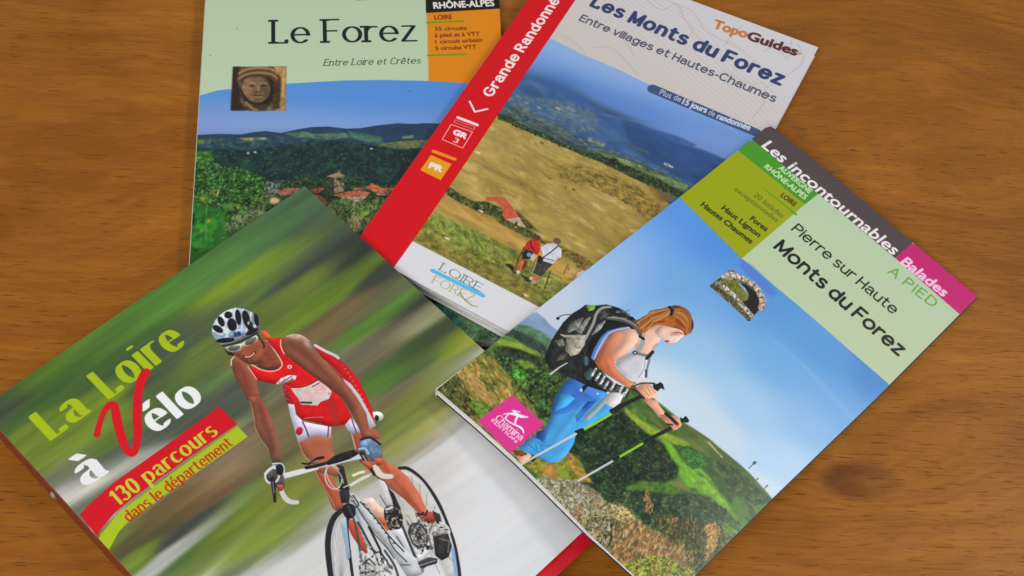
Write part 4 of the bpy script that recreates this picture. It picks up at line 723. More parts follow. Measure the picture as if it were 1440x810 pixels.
    # gloves and hands
    b.poly(C_(700, 300, 715, 265, 760, 250, 830, 275, 838, 320, 842, 385, 800, 400, 770, 395, 740, 350, 700, 335), (92, 112, 136), smooth=True, n=(.3, 4)); b.stroke(C_(710, 262, 770, 250, 832, 292), 3, (26, 26, 32), smooth=True); b.poly(C_(705, 282, 740, 262, 760, 300, 720, 330), (116, 150, 196)); b.stroke(C_(700, 322, 735, 318, 755, 350), 3.4, (140, 184, 204), smooth=True)
    b.poly(C_(715, 395, 760, 400, 790, 440, 760, 450, 730, 430), (170, 84, 62)); b.poly(C_(790, 380, 842, 380, 848, 420, 810, 430), (180, 84, 56))
    b.poly(C_(98, 480, 120, 440, 160, 410, 210, 412, 226, 440, 224, 500, 226, 560, 200, 580, 170, 560, 150, 530, 110, 520), (80, 72, 72), smooth=True, n=(.5, 4)); b.oring(*C_(148, 490)[0], 9.5, 11, 20, 2.6, (206, 210, 214)); b.stroke(C_(150, 415, 205, 415, 222, 445, 222, 490), 2.2, (190, 204, 208), smooth=True); b.oval(*C_(196, 452)[0], 5.5, 8, 0, blk)
    b.stroke(C_(105, 478, 130, 452, 160, 432), 4, (200, 206, 210), smooth=True); b.stroke(C_(150, 510, 160, 590, 165, 655), [7, 5, 3.6], (34, 34, 38), smooth=True); b.stroke(C_(152, 530, 160, 600), 1.2, (120, 124, 130)); b.poly(C_(175, 545, 220, 550, 215, 585, 190, 590), (176, 70, 60))
    # head
    b.poly(A_(520, 295, 560, 300, 606, 342, 605, 360, 570, 372, 540, 350), (206, 84, 44)); b.poly(A_(540, 375, 575, 378, 640, 470, 676, 560, 640, 595, 570, 598, 500, 575, 500, 520), (126, 64, 46), n=(.12, 6)); b.stroke(A_(555, 570, 600, 560), 2, (150, 76, 50), soft=1)
    b.poly(A_(250, 440, 275, 480, 320, 490, 320, 460, 290, 420), (40, 40, 24)); b.poly(A_(300, 460, 330, 430, 420, 380, 495, 330, 530, 370, 548, 440, 550, 500, 525, 545, 470, 555, 420, 548, 375, 520, 340, 490), (142, 74, 52), smooth=True, n=(.12, 6))
    b.stroke(A_(500, 330, 545, 400, 545, 430), 2, (44, 30, 24), smooth=True); b.stroke(A_(395, 445, 405, 465, 385, 475), 2.4, (160, 86, 60), soft=1); b.stroke(A_(395, 494, 420, 502, 450, 492, 478, 462), 4, (92, 34, 26), smooth=True); b.stroke(A_(405, 496, 430, 498, 455, 486, 472, 468), 2, (212, 170, 160), smooth=True); b.stroke(A_(440, 410, 480, 400, 510, 420), 4, (146, 72, 48), soft=2, a=.7)
    b.poly(A_(252, 425, 375, 395, 485, 332, 502, 345, 495, 375, 430, 415, 385, 412, 370, 445, 325, 460, 275, 455), (206, 206, 190)); b.poly(A_(268, 432, 300, 412, 365, 408, 366, 432, 330, 450, 285, 448), (96, 98, 88)); b.poly(A_(400, 390, 430, 360, 485, 342, 492, 366, 455, 400, 415, 408), (96, 96, 86))
    b.poly(A_(150, 310, 160, 255, 185, 210, 230, 165, 290, 135, 345, 126, 400, 135, 450, 155, 490, 190, 512, 240, 515, 280, 490, 320, 430, 350, 330, 380, 250, 405, 210, 400, 180, 370), (186, 192, 200), smooth=True, n=(.14, 4), grad=(320, 460, 362, 455, (96, 104, 116)))
    for q in ((165, 300, 240, 300, 300, 340), (185, 220, 240, 270, 270, 300), (240, 165, 260, 210, 280, 260), (330, 128, 325, 190, 345, 270), (390, 135, 385, 200, 380, 280), (450, 160, 440, 230, 410, 300), (500, 220, 470, 280, 400, 320)): b.stroke(A_(*q), 2.4, (216, 222, 230), smooth=True)
    for x, y, rx, ry, a in ((276, 178, 30, 27, 0), (222, 228, 23, 42, -25), (305, 252, 36, 50, -15), (352, 195, 23, 60, -8), (412, 205, 28, 64, -14), (198, 285, 24, 44, -60), (255, 370, 72, 19, -5), (440, 262, 56, 26, 60), (490, 215, 17, 50, -10), (455, 305, 52, 18, -25)):
        b.oval(*A_(x, y)[0], rx / 5.4, ry / 5.4, a, (24, 26, 32))
    for x, y in ((430, 240), (450, 200), (380, 240), (470, 260)): b.oval(*A_(x, y)[0], 1.6, 2.6, 0, (150, 180, 200))
    b.poly(A_(272, 322, 330, 292, 402, 275, 412, 320, 350, 348, 292, 356), (138, 170, 204)); b.stroke(A_(170, 330, 230, 345, 250, 330), 3, (110, 150, 190), soft=1)
    b.rnd = None
    b.text('38', A_(318, 340)[0], A_(372, 330)[0], A_(314, 314)[0], (28, 30, 40), bold=.09); b.stroke(A_(290, 312, 340, 300), .9, (60, 80, 110)); b.stroke(A_(235, 412, 330, 392, 430, 350, 500, 312), 2.4, (36, 34, 34), smooth=True)
art_velo(C)

# ================================================================== cover 4: hiking guide with the woman walker
D = make_print('cham', [(614, 547.5), (936.7, 849.4), (1374.4, 416.7), (1080.8, 177.5)], hf_cham)
def art_cham(b):
    b.splats([(1000, 330, 60, 30, 38, (78, 142, 222)), (960, 320, 60, 30, -40, (92, 150, 226)), (1060, 420, 60, 30, 38, (84, 148, 214)), (1150, 500, 60, 20, 38, (84, 148, 214)), (1220, 540, 30, 20, 38, (76, 136, 204)),
              (900, 370, 60, 30, -40, (130, 176, 230)), (850, 400, 60, 22, -40, (170, 198, 230)), (790, 430, 40, 18, -30, (196, 206, 220)), (1000, 420, 60, 40, 38, (112, 166, 222)), (1100, 510, 60, 40, 38, (112, 170, 222)),
              (1180, 560, 50, 30, 38, (112, 168, 224)), (980, 490, 50, 40, 38, (150, 192, 228)), (1060, 570, 50, 30, 38, (160, 198, 232)), (960, 550, 40, 30, 38, (196, 216, 232)), (1010, 600, 40, 16, 38, (194, 212, 228)), (920, 540, 30, 20, 0, (204, 218, 230)),
              (1100, 650, 40, 30, 38, (176, 206, 236)), (1080, 690, 30, 14, 38, (206, 218, 228)), (820, 445, 40, 12, -30, (186, 200, 222)), (1130, 590, 40, 30, 38, (136, 184, 228)), (740, 450, 30, 20, 0, (200, 206, 214))], base_w=1e-5)
    H = lambda *p: z2(720, 410, 4.5, *p); K = lambda *p: z2(600, 500, 4.5, *p); L = lambda *p: z2(860, 520, 4.5, *p); G = lambda *p: z2(720, 630, 4.5, *p)
    b.stroke([(1075, 470), (1120, 505), (1160, 545), (1200, 590)], [2, 4, 7, 9], (132, 178, 226), smooth=True, soft=4, a=.55)
    # far hills
    b.poly(H(-40, 230, 60, 170, 110, 140, 155, 130, 200, 165, 240, 210, 290, 250, 270, 330, 120, 300, -40, 280), (128, 152, 184), soft=1, n=(.1, 9)); b.poly(H(-60, 250, 20, 205, 120, 220, 200, 262, 260, 310, 240, 370, 100, 350, -60, 290), (84, 122, 92), soft=2, n=(.3, 7))
    b.poly(H(-100, 270, 0, 235, 100, 275, 180, 320, 240, 380, 230, 450, 100, 430, -100, 330), (52, 66, 60), soft=2, n=(.4, 6))
    gr = H(-300, 200, -60, 270, 0, 290, 100, 340, 200, 400, 260, 470) + [(800, 520), (860, 560), (882, 540), (905, 548)] + L(310, 218, 370, 265, 450, 330, 540, 385, 620, 440, 700, 510, 800, 590, 870, 650, 950, 740, 1010, 810, 1060, 860) + [(960, 860), (800, 860), (560, 560)]
    b.poly(gr, (84, 124, 48), soft=1, n=(.25, 9, 40, 2), mix=[((58, 88, 44), 12, .56, 35, 2)])
    b.poly(L(310, 220, 450, 335, 620, 445, 800, 595, 950, 745, 1010, 815, 900, 760, 780, 700, 640, 560, 480, 480, 340, 400, 120, 215), (72, 100, 46), soft=3, n=(.25, 9, 38, 3), mix=((94, 104, 44), 10, .58, 38, 3))
    b.poly(L(80, 230, 150, 290, 260, 370, 420, 430, 500, 470, 470, 500, 330, 440, 200, 390, 90, 290), (138, 160, 50), soft=2, n=(.2, 6)); b.poly(L(320, 430, 380, 470, 440, 560, 520, 640, 620, 700, 560, 750, 480, 740, 420, 640, 340, 520), (112, 172, 40), soft=2, n=(.2, 6, 50, 2))
    b.poly(L(450, 650, 560, 620, 635, 695, 560, 750, 490, 745), (106, 168, 36), soft=1, n=(.12, 8)); b.poly(L(600, 455, 620, 458, 708, 556, 700, 560), (178, 170, 110)); b.poly(L(540, 640, 620, 690, 560, 745, 575, 730), (64, 110, 40), soft=1)
    b.poly(L(420, 480, 520, 490, 620, 590, 560, 620, 470, 600), (52, 108, 44), soft=2, n=(.7, 4)); b.poly(L(640, 580, 760, 600, 900, 720, 980, 790, 1000, 840, 900, 860, 760, 760), (62, 92, 40), soft=3, n=(.6, 4, 45, 2), mix=((40, 62, 34), 6, .55))
    b.poly(G(1100, 170, 1240, 190, 1350, 320, 1440, 470, 1440, 560, 1340, 480, 1200, 300), (110, 156, 48), soft=3, n=(.35, 6, 50, 2)); b.poly(G(1230, 330, 1340, 470, 1440, 540, 1440, 470, 1330, 370), (46, 76, 36), soft=2, n=(.8, 3), a=.8)
    b.poly(L(240, 440, 330, 460, 300, 500, 240, 500), (120, 170, 44), soft=2, n=(.5, 3))
    # trees
    b.poly(L(-330, 330, -100, 300, 20, 240, 90, 280, 160, 350, 230, 410, 330, 470, 380, 560, 430, 620, 410, 680, 330, 720, 200, 700, 100, 740, 60, 860, -330, 860), (28, 42, 28), soft=3, n=(.75, 3.2), mix=[((44, 66, 38), 8, .6)])
    b.poly(G(540, 230, 620, 220, 700, 270, 840, 270, 1000, 290, 1150, 290, 1240, 310, 1360, 400, 1340, 440, 1300, 560, 1100, 560, 800, 480, 620, 400), (36, 54, 36), soft=3, n=(.65, 3.2), mix=[((54, 78, 42), 8, .62)])
    b.scatter(L(-330, 350, -100, 320, 20, 260, 90, 300, 230, 430, 330, 490, 400, 620, 330, 700, 100, 730, 60, 840, -330, 840), 90, 5.5, [(20, 32, 24), (56, 82, 48), (26, 42, 30), (44, 66, 40)], 1.3, 35, 30, .5, 63, (.35, -.5, 1.3))
    b.scatter(G(560, 250, 700, 280, 1000, 300, 1240, 320, 1340, 420, 1280, 540, 1100, 550, 800, 480, 620, 400), 70, 5, [(24, 38, 28), (66, 92, 54), (32, 50, 36), (50, 74, 44)], 1.3, 35, 30, .5, 64, (.35, -.5, 1.3))
    dk = [(24, 38, 26), (34, 52, 32), (46, 68, 38), (28, 44, 32), (58, 82, 46)]
    b.scatter(L(-330, 330, -100, 300, 20, 240, 90, 280, 160, 350, 230, 410, 330, 470, 380, 560, 430, 620, 410, 680, 330, 720, 200, 700, 100, 740, 60, 860, -330, 860), 1100, 1.6, dk, 1.2, 35, 40, .7, 31, (.3, -.5, 1.35))
    b.scatter(G(540, 230, 620, 220, 700, 270, 840, 270, 1000, 290, 1150, 290, 1240, 310, 1360, 400, 1340, 440, 1300, 560, 1100, 560, 800, 480, 620, 400), 700, 1.7, [(30, 46, 32), (44, 64, 40), (58, 82, 46), (36, 54, 40), (74, 98, 54)], 1.3, 35, 40, .7, 32, (.3, -.5, 1.3))
    b.scatter(L(420, 480, 520, 490, 620, 590, 560, 620, 470, 600), 90, 1.5, [(50, 100, 40), (66, 120, 46), (40, 76, 34)], 1.3, 40, 30, .8, 33)
    b.scatter(L(640, 580, 760, 600, 900, 720, 980, 790, 1000, 840, 900, 860, 760, 760), 160, 1.4, [(48, 74, 36), (64, 92, 44), (40, 60, 32)], 1.6, 42, 20, .7, 34)
    b.scatter(gr, 500, 1.3, [(96, 134, 52), (78, 110, 44), (108, 146, 56), (70, 98, 42)], 3.0, 40, 12, .28, 35)
    b.poly(G(850, 215, 1000, 230, 1150, 260, 1000, 285, 880, 280), (72, 110, 40), soft=3, n=(.4, 5)); b.poly(G(1020, 200, 1080, 230, 1120, 270, 1040, 250), (120, 116, 60), soft=3)
    b.poly(K(320, 0, 480, -60, 700, -40, 900, 60, 880, 180, 830, 260, 790, 400, 720, 400, 640, 300, 560, 200, 440, 60), (48, 68, 34), soft=3, n=(.7, 3.2), mix=[((34, 46, 28), 9, .54), ((76, 108, 48), 6, .7)])
    b.scatter(K(330, 0, 480, -50, 700, -30, 880, 60, 830, 260, 780, 390, 640, 300, 560, 200, 440, 60), 50, 5, [(26, 40, 24), (84, 118, 54), (34, 52, 30), (58, 86, 42)], 1.3, 40, 30, .5, 65, (.35, -.5, 1.3))
    b.scatter(K(320, 0, 480, -60, 700, -40, 900, 60, 880, 180, 830, 260, 790, 400, 720, 400, 640, 300, 560, 200, 440, 60), 500, 1.7, [(46, 68, 34), (34, 50, 28), (70, 100, 46), (26, 38, 24), (88, 124, 54)], 1.2, 40, 40, .75, 36, (.3, -.5, 1.3))
    b.poly(H(-120, 290, 60, 330, 190, 400, 150, 420, 0, 350, -120, 330), (122, 146, 50), soft=2, n=(.3, 6)); b.poly(H(-60, 350, 60, 370, 160, 410, 200, 480, 120, 470, 0, 420, -60, 400), (44, 56, 36), soft=2, n=(.7, 3)); b.poly(H(20, 430, 100, 440, 160, 480, 80, 490), (120, 150, 50), soft=3, n=(.4, 5)); b.poly(H(0, 490, 80, 500, 90, 560, 20, 560), (76, 150, 44), soft=4, n=(.8, 3))
    # grassy slope on the left
    b.poly(K(40, 215, 200, 80, 330, -20, 420, 0, 560, 180, 700, 360, 760, 470, 640, 620, 500, 640, 300, 450), (128, 122, 54), soft=2, n=(.5, 3.4, 60, 3), mix=[((176, 140, 70), 8, .58, 55, 3), ((78, 86, 36), 9, .6, 55, 2)])
    b.poly(K(190, 100, 260, 90, 360, 200, 440, 290, 400, 330, 300, 230), (184, 142, 84), soft=3, n=(.2, 6)); b.poly(K(60, 215, 190, 120, 280, 260, 330, 380, 250, 380, 130, 260), (60, 66, 34), soft=3, n=(.9, 3)); b.poly(K(260, 280, 380, 300, 420, 350, 340, 410), (86, 126, 40), soft=4, n=(.6, 3))
    b.scatter(K(40, 215, 200, 80, 330, -20, 420, 0, 560, 180, 700, 360, 700, 500, 500, 640, 300, 450), 600, 1.1, [(146, 132, 66), (112, 112, 48), (176, 148, 84), (84, 92, 40), (98, 116, 48)], 2.6, 52, 22, .6, 37)
    b.stroke(K(555, 245, 600, 195), 1.4, (50, 44, 30))
    b.poly(K(620, 660, 720, 640, 860, 620, 960, 640, 1010, 740, 1040, 800, 900, 800, 740, 770, 640, 720), (128, 126, 44), soft=2, n=(.5, 4)); b.poly(K(740, 690, 820, 690, 830, 780, 740, 770), (176, 130, 64), soft=3, n=(.2, 5)); b.poly(K(830, 700, 900, 740, 900, 780, 840, 780), (128, 150, 50), soft=2); b.poly(K(870, 600, 920, 620, 1000, 740, 1060, 810, 980, 790, 900, 700), (150, 120, 52), soft=2, n=(.6, 3, 50, 2))
    # rock and dry plants
    b.poly(G(150, 200, 190, 180, 280, 195, 400, 205, 480, 240, 560, 290, 610, 370, 640, 440, 600, 640, 540, 600, 440, 540, 300, 350), (156, 148, 124), soft=2, n=(.7, 2.6), mix=[((116, 114, 74), 6, .6), ((84, 76, 60), 4, .68)])
    b.poly(G(420, 400, 480, 420, 640, 430, 700, 470, 640, 600, 560, 620, 470, 540), (64, 70, 48), soft=3, n=(1.0, 2.6), mix=((140, 134, 96), 3, .66)); b.poly(G(560, 560, 700, 480, 720, 520, 620, 640), (52, 42, 32), soft=2, n=(.7, 3))
    b.poly(G(600, 360, 680, 350, 760, 400, 800, 470, 700, 480, 620, 430), (166, 148, 100), soft=3, n=(1.0, 2.2)); b.poly(G(400, 380, 440, 360, 430, 480, 400, 460), (160, 106, 60), soft=3, n=(.6, 3))
    b.poly(G(640, 560, 700, 480, 780, 450, 900, 520, 1000, 570, 1100, 640, 1180, 740, 1100, 830, 700, 830, 620, 650), (150, 108, 66), soft=6, n=(.5, 2.6, 60, 2), mix=[((176, 144, 98), 6, .62, 60, 2), ((92, 82, 48), 7, .56)])
    b.poly(G(900, 420, 1000, 430, 1200, 470, 1320, 500, 1420, 600, 1340, 830, 1150, 830, 1080, 640, 960, 560), (70, 72, 38), soft=4, n=(.9, 3), mix=[((126, 92, 44), 4, .63), ((40, 50, 32), 7, .55)])
    b.scatter(G(835, 300, 860, 262, 880, 330, 900, 380, 875, 415, 845, 400), 60, .9, [(170, 112, 64), (140, 88, 52), (190, 150, 96)], 2.6, 100, 30, .8, 66); b.poly(G(1220, 490, 1290, 470, 1320, 520, 1290, 640, 1220, 720, 1240, 600), (168, 128, 60), soft=2, n=(.9, 2.2)); b.poly(G(980, 430, 1060, 440, 1040, 480), (140, 100, 70), soft=2, n=(.8, 2))
    b.poly(G(700, 740, 800, 700, 900, 680, 1020, 700, 1160, 780, 1160, 900, 820, 900), (130, 146, 40), soft=2, n=(.9, 2.6), mix=[((58, 84, 30), 4, .55), ((176, 176, 60), 3, .72)])
    b.scatter(G(150, 200, 190, 180, 280, 195, 400, 205, 480, 240, 560, 290, 610, 370, 640, 440, 600, 640, 540, 600, 440, 540, 300, 350), 520, 1.2, [(178, 172, 152), (150, 146, 124), (122, 118, 96), (196, 190, 172), (112, 114, 74), (104, 96, 78)], 2.0, 35, 40, .6, 41)
    b.scatter(G(640, 560, 700, 480, 780, 450, 900, 520, 1000, 570, 1100, 640, 1180, 740, 1100, 830, 700, 830, 620, 650), 560, 1.0, [(164, 126, 78), (190, 158, 108), (124, 96, 56), (84, 72, 44), (206, 178, 130), (112, 108, 60), (146, 106, 62)], 4.2, 118, 26, .72, 42)
    b.scatter(G(900, 420, 1000, 430, 1200, 470, 1320, 500, 1420, 600, 1340, 830, 1150, 830, 1080, 640, 960, 560), 560, 1.1, [(74, 82, 40), (110, 98, 50), (52, 62, 34), (140, 110, 58), (40, 50, 30), (92, 112, 50)], 2.4, 110, 45, .7, 43)
    b.scatter(G(700, 740, 800, 700, 900, 680, 1020, 700, 1160, 780, 1160, 900, 820, 900), 420, 1.2, [(140, 158, 50), (96, 120, 38), (176, 184, 70), (66, 90, 32), (158, 170, 60)], 1.5, 20, 70, .8, 44)
    b.scatter(G(1220, 490, 1290, 470, 1320, 520, 1290, 640, 1220, 720, 1240, 600), 110, 1.0, [(184, 142, 72), (140, 104, 52), (206, 170, 96)], 2.2, 110, 40, .8, 45)
    b.scatter(G(420, 340, 600, 330, 700, 440, 720, 560, 640, 680, 520, 600, 420, 500), 300, 1.0, [(178, 156, 110), (126, 112, 72), (70, 74, 46), (150, 124, 80), (196, 178, 134)], 3.2, 115, 35, .75, 46)
    rs = random.Random(8)
    for i in range(46):
        x, y = rs.uniform(640, 1160), rs.uniform(470, 780); l = rs.uniform(20, 60); an = rs.uniform(-2.2, -.9)
        b.stroke(G(x, y, x + l * .5 * math.cos(an) + 4, y + l * .5 * math.sin(an), x + l * math.cos(an + .3), y + l * math.sin(an + .3)), .8, rs.choice([(196, 160, 110), (150, 106, 62), (110, 78, 46), (204, 178, 120)]), smooth=True, a=.75)
    b.stroke(G(705, 355, 750, 280), .9, (120, 126, 110)); b.stroke(G(480, 440, 560, 430, 640, 425), 1, (190, 176, 130), smooth=True)
    for x, y, l in ((905, 590, 18), (925, 690, 9), (985, 735, 10)):
        p = L(x - l * 2, y + l * 2, x, y); b.stroke(p, 1.1, (70, 84, 90)); b.oval(p[1][0], p[1][1], l * .17, l * .12, -35, (60, 76, 70), n=(.6, 2))
    # ---- the walker: far pole first
    b.stroke(L(372, 372, 215, 452), 5, (34, 34, 32)); b.stroke(L(195, 468, 45, 556), 3.2, (142, 196, 44)); b.stroke(G(672, 58, 636, 84), 4.4, (30, 32, 32)); b.stroke(G(636, 84, 420, 208), 3, (196, 198, 198))
    b.rnd = (8, .07, .95, .3, .28)
    # trousers and boot
    b.poly(K(560, 630, 640, 600, 665, 640, 620, 675, 598, 690), (214, 166, 140)); b.poly(K(545, 600, 600, 600, 640, 625, 600, 640, 560, 630), (110, 60, 36), n=(.6, 2.5)); b.oval(*K(672, 655)[0], 4, 3.4, 0, (28, 28, 30))
    pants = K(925, 130, 1010, 175, 1130, 225, 1175, 290, 1190, 330, 1160, 365, 1080, 410, 1000, 460, 945, 500, 930, 560, 890, 625, 840, 672, 780, 680, 700, 638, 620, 612, 575, 592, 660, 515, 735, 475, 780, 410, 795, 330, 820, 250, 870, 175)
    b.poly(pants, (66, 150, 210), n=(.06, 10)); b.poly(K(925, 130, 1000, 180, 1050, 230, 1090, 290, 1040, 285, 960, 330, 880, 365, 800, 380, 770, 470, 745, 560, 720, 540, 735, 475, 780, 410, 795, 330, 820, 250, 870, 175), (52, 104, 182), soft=1, n=(.12, 8))
    b.poly(K(850, 245, 900, 245, 940, 272, 880, 325, 812, 352), (64, 164, 226), soft=1); b.poly(K(1020, 290, 1080, 285, 1010, 360, 950, 425, 940, 385), (44, 88, 168)); b.poly(K(700, 480, 740, 470, 730, 540, 690, 520), (34, 66, 130), soft=1); b.poly(K(950, 330, 1000, 340, 900, 480, 820, 560, 800, 520), (84, 170, 224), soft=5, a=.5)
    for q in ((640, 560, 690, 600, 720, 620), (700, 545, 740, 570, 790, 570), (690, 560, 700, 610), (720, 565, 745, 620), (700, 640, 760, 670)): b.stroke(K(*q), 1, (36, 92, 160), smooth=True, a=.8)
    b.poly(K(925, 130, 1010, 172, 1135, 228, 1105, 292, 1000, 235, 930, 168), (74, 132, 214)); b.poly(K(985, 195, 1030, 175, 1010, 210, 985, 235), (22, 24, 28)); b.oval(*K(978, 220)[0], 2.2, 2.4, 0, (200, 205, 210)); b.oval(*K(1082, 242)[0], 1.6, 1.2, 0, (220, 225, 235))
    b.poly(K(1130, 265, 1190, 195, 1255, 235, 1225, 300, 1180, 332, 1120, 300), (202, 200, 204)); b.poly(K(990, 392, 1060, 330, 1130, 260, 1140, 290, 1090, 350, 1020, 415), (142, 160, 160), soft=1)
    # near pole
    b.stroke(K(1400, 240, 1290, 290, 1170, 352), [5, 5.4, 5.6], (32, 34, 32)); b.stroke(K(1165, 372, 995, 470), 3.4, (144, 204, 40)); b.stroke(K(985, 472, 950, 486), 5.6, (28, 30, 30)); b.stroke(K(945, 496, 690, 638, 600, 690), [3.4, 3, 2.4], (192, 196, 200))
    # pack
    b.poly(H(208, 410, 225, 370, 250, 310, 280, 260, 325, 195, 380, 140, 430, 110, 465, 84, 520, 90, 600, 82, 680, 105, 740, 150, 780, 175, 815, 240, 760, 240, 640, 240, 600, 300, 560, 400, 520, 460, 560, 560, 640, 590, 600, 640, 480, 600, 400, 560, 330, 530, 250, 495, 215, 450), (36, 39, 38), n=(.5, 5))
    for q, c in (((345, 285, 420, 270, 475, 282, 455, 345, 420, 395, 375, 412, 338, 375), (156, 150, 132)), ((365, 205, 420, 172, 455, 165, 420, 235, 360, 262, 348, 250), (112, 116, 112)), ((400, 250, 470, 170, 500, 160, 440, 270), (132, 134, 128)),
                 ((500, 280, 540, 215, 590, 182, 598, 205, 560, 240, 510, 275), (146, 150, 150)), ((270, 310, 320, 300, 335, 340, 300, 350), (120, 116, 104)), ((300, 270, 345, 275, 470, 275, 465, 292, 330, 290), (176, 172, 160)),
                 ((300, 400, 350, 390, 330, 430, 280, 440), (84, 86, 76)), ((540, 120, 580, 105, 612, 150, 560, 180), (66, 66, 66))):
        b.poly(H(*q), c, n=(.35, 4))
    b.stroke(H(620, 98, 570, 105, 535, 140, 515, 200, 480, 270, 465, 300), 3.6, (152, 152, 144), smooth=True); b.poly(H(468, 88, 500, 86, 528, 94, 515, 118, 485, 125), (120, 174, 62), n=(.5, 2.5)); b.stroke(H(285, 172, 320, 150, 370, 146), 1.2, (60, 60, 60), smooth=True); b.oval(*H(290, 170)[0], 2.4, 2, 0, (20, 20, 20))
    b.stroke(H(245, 522, 300, 480, 350, 452), [3, 2, 1.4], (196, 196, 196)); b.stroke(H(640, 140, 700, 120, 740, 150), 3, (90, 94, 92), n=(.9, 2)); b.stroke(H(700, 130, 745, 118), 1.4, (120, 124, 120)); b.stroke(H(620, 120, 680, 160, 760, 170), 5, (28, 28, 28), n=(.9, 2)); b.stroke(H(640, 160, 720, 170), 2, (120, 120, 118), n=(.9, 2))
    b.poly(H(440, 540, 450, 470, 470, 400, 500, 310, 560, 240, 600, 180, 700, 185, 780, 210, 805, 245, 700, 225, 620, 250, 560, 320, 520, 440, 600, 540, 640, 590, 590, 630, 480, 600), (24, 26, 28), n=(.4, 5)); b.stroke(H(470, 420, 470, 460), 5, (80, 110, 130), soft=2)
    # shirt, straps, skin
    b.poly(H(648, 462, 700, 420, 780, 370, 830, 330, 880, 385, 885, 400, 862, 430, 850, 480, 845, 540, 800, 552, 740, 556, 700, 530, 670, 490), (200, 200, 207), n=(.05, 8), grad=(880, 505, 905, 525, (186, 188, 198))); b.stroke(H(870, 430, 856, 480, 846, 540), 3, (120, 134, 150)); b.stroke(H(842, 430, 835, 490, 800, 545), 1.2, (170, 150, 160), smooth=True)
    b.poly(H(790, 225, 850, 225, 930, 215, 960, 250, 950, 290, 920, 330, 895, 345, 885, 395, 850, 400, 800, 385, 770, 330, 780, 270), (226, 188, 172), n=(.05, 8), grad=(905, 460, 925, 490, (220, 172, 152))); b.stroke(H(920, 330, 895, 350, 888, 385), 2, (196, 120, 92), smooth=True, soft=1, a=.6)
    b.poly(H(640, 245, 740, 225, 800, 275, 800, 310, 760, 360, 700, 410, 655, 440, 650, 470, 690, 520, 740, 560, 790, 580, 760, 620, 700, 590, 620, 540, 555, 500, 525, 450, 545, 400, 580, 320), (192, 106, 72), n=(.06, 9), grad=(846, 490, 893, 474, (226, 172, 146)))
    b.poly(H(720, 245, 765, 250, 798, 295, 770, 345, 700, 395, 650, 425, 640, 400, 690, 330), (230, 184, 164), soft=6, a=.75); b.stroke(H(610, 430, 640, 490, 700, 545, 750, 585), 3.4, (226, 146, 106), soft=2, smooth=True, a=.7); b.stroke(H(600, 300, 560, 380, 535, 445), 3, (184, 84, 44), soft=2, a=.8)
    b.poly(H(498, 420, 520, 360, 560, 290, 605, 250, 680, 228, 745, 222, 735, 236, 660, 242, 618, 272, 580, 330, 548, 385, 520, 438), (96, 142, 210)); b.stroke(H(520, 430, 560, 340, 620, 260, 740, 228), 1.3, (186, 206, 232), smooth=True)
    b.stroke(H(600, 168, 680, 176, 745, 196, 800, 245, 815, 280), [4, 6, 6.5, 6, 5.5], (88, 84, 84), smooth=True); b.stroke(H(610, 165, 690, 172, 770, 205, 812, 255), 1.2, (170, 166, 166), smooth=True); b.stroke(H(828, 285, 825, 330, 800, 370, 780, 390, 730, 408, 665, 440), [5, 6, 6, 5, 6, 4], (158, 160, 166), smooth=True); b.stroke(H(780, 388, 830, 402, 872, 410), 4.6, (118, 122, 130)); b.oval(*H(778, 388)[0], 3.6, 3, 10, (56, 58, 64)); b.oval(*H(778, 388)[0], 1.8, 1.4, 10, (190, 190, 196)); b.stroke(H(810, 285, 832, 300), 4, (34, 34, 36)); b.stroke(H(852, 425, 890, 382), 4.4, (36, 38, 42)); b.stroke(H(848, 500, 850, 540), 2.6, (60, 70, 84))
    b.poly(H(500, 500, 560, 490, 600, 540, 650, 580, 700, 600, 745, 630, 700, 640, 620, 640, 540, 590), (60, 66, 66), n=(1.2, 2)); b.poly(H(450, 520, 500, 480, 520, 500, 500, 560, 470, 560), (56, 84, 84))
    for x, y in ((520, 510), (545, 540), (575, 560), (600, 590), (640, 600), (690, 622), (720, 640)): b.stroke(H(x - 14, y + 22, x + 12, y - 20), 3, (196, 198, 196), n=(.7, 2)) ; b.stroke(H(x + 4, y + 26, x + 24, y - 14), 1.8, (24, 26, 28))
    # hands
    b.poly(L(200, 175, 245, 185, 285, 195, 310, 235, 345, 280, 330, 310, 300, 300, 260, 250, 215, 205), (222, 164, 136), n=(.08, 7)); b.poly(L(300, 290, 340, 280, 370, 290, 400, 290, 432, 315, 446, 350, 420, 375, 395, 385, 375, 360, 340, 335), (214, 148, 120), n=(.1, 5)); b.stroke(L(345, 280, 380, 310, 415, 345), 5, (38, 28, 30)); b.stroke(L(350, 345, 385, 350), 2.4, (60, 34, 32)); b.stroke(L(330, 300, 360, 325), 1, (160, 90, 66)); b.stroke(L(400, 350, 430, 345), 1, (160, 90, 66)); b.stroke(L(405, 365, 425, 362), 1, (160, 90, 66))
    b.poly(L(432, 300, 450, 310, 470, 292, 492, 320, 485, 336, 440, 334), (26, 26, 30)); b.poly(L(262, 95, 290, 90, 308, 78, 325, 90, 336, 128, 310, 118, 292, 138, 262, 120), (30, 30, 32)); b.stroke(L(120, 125, 150, 100, 200, 84, 270, 88), 2.6, (40, 36, 36), smooth=True)
    b.poly(L(155, 115, 190, 92, 235, 88, 262, 110, 285, 150, 290, 175, 262, 180, 235, 185, 205, 178, 170, 150), (226, 170, 142), n=(.06, 6)); b.stroke(L(115, 130, 150, 88), 3.6, (104, 58, 40), n=(.6, 2)); b.stroke(L(135, 125, 165, 140, 205, 180), 3, (60, 40, 36)); b.stroke(L(140, 95, 190, 78, 240, 78), 2.4, (230, 210, 190), smooth=True, a=.7)
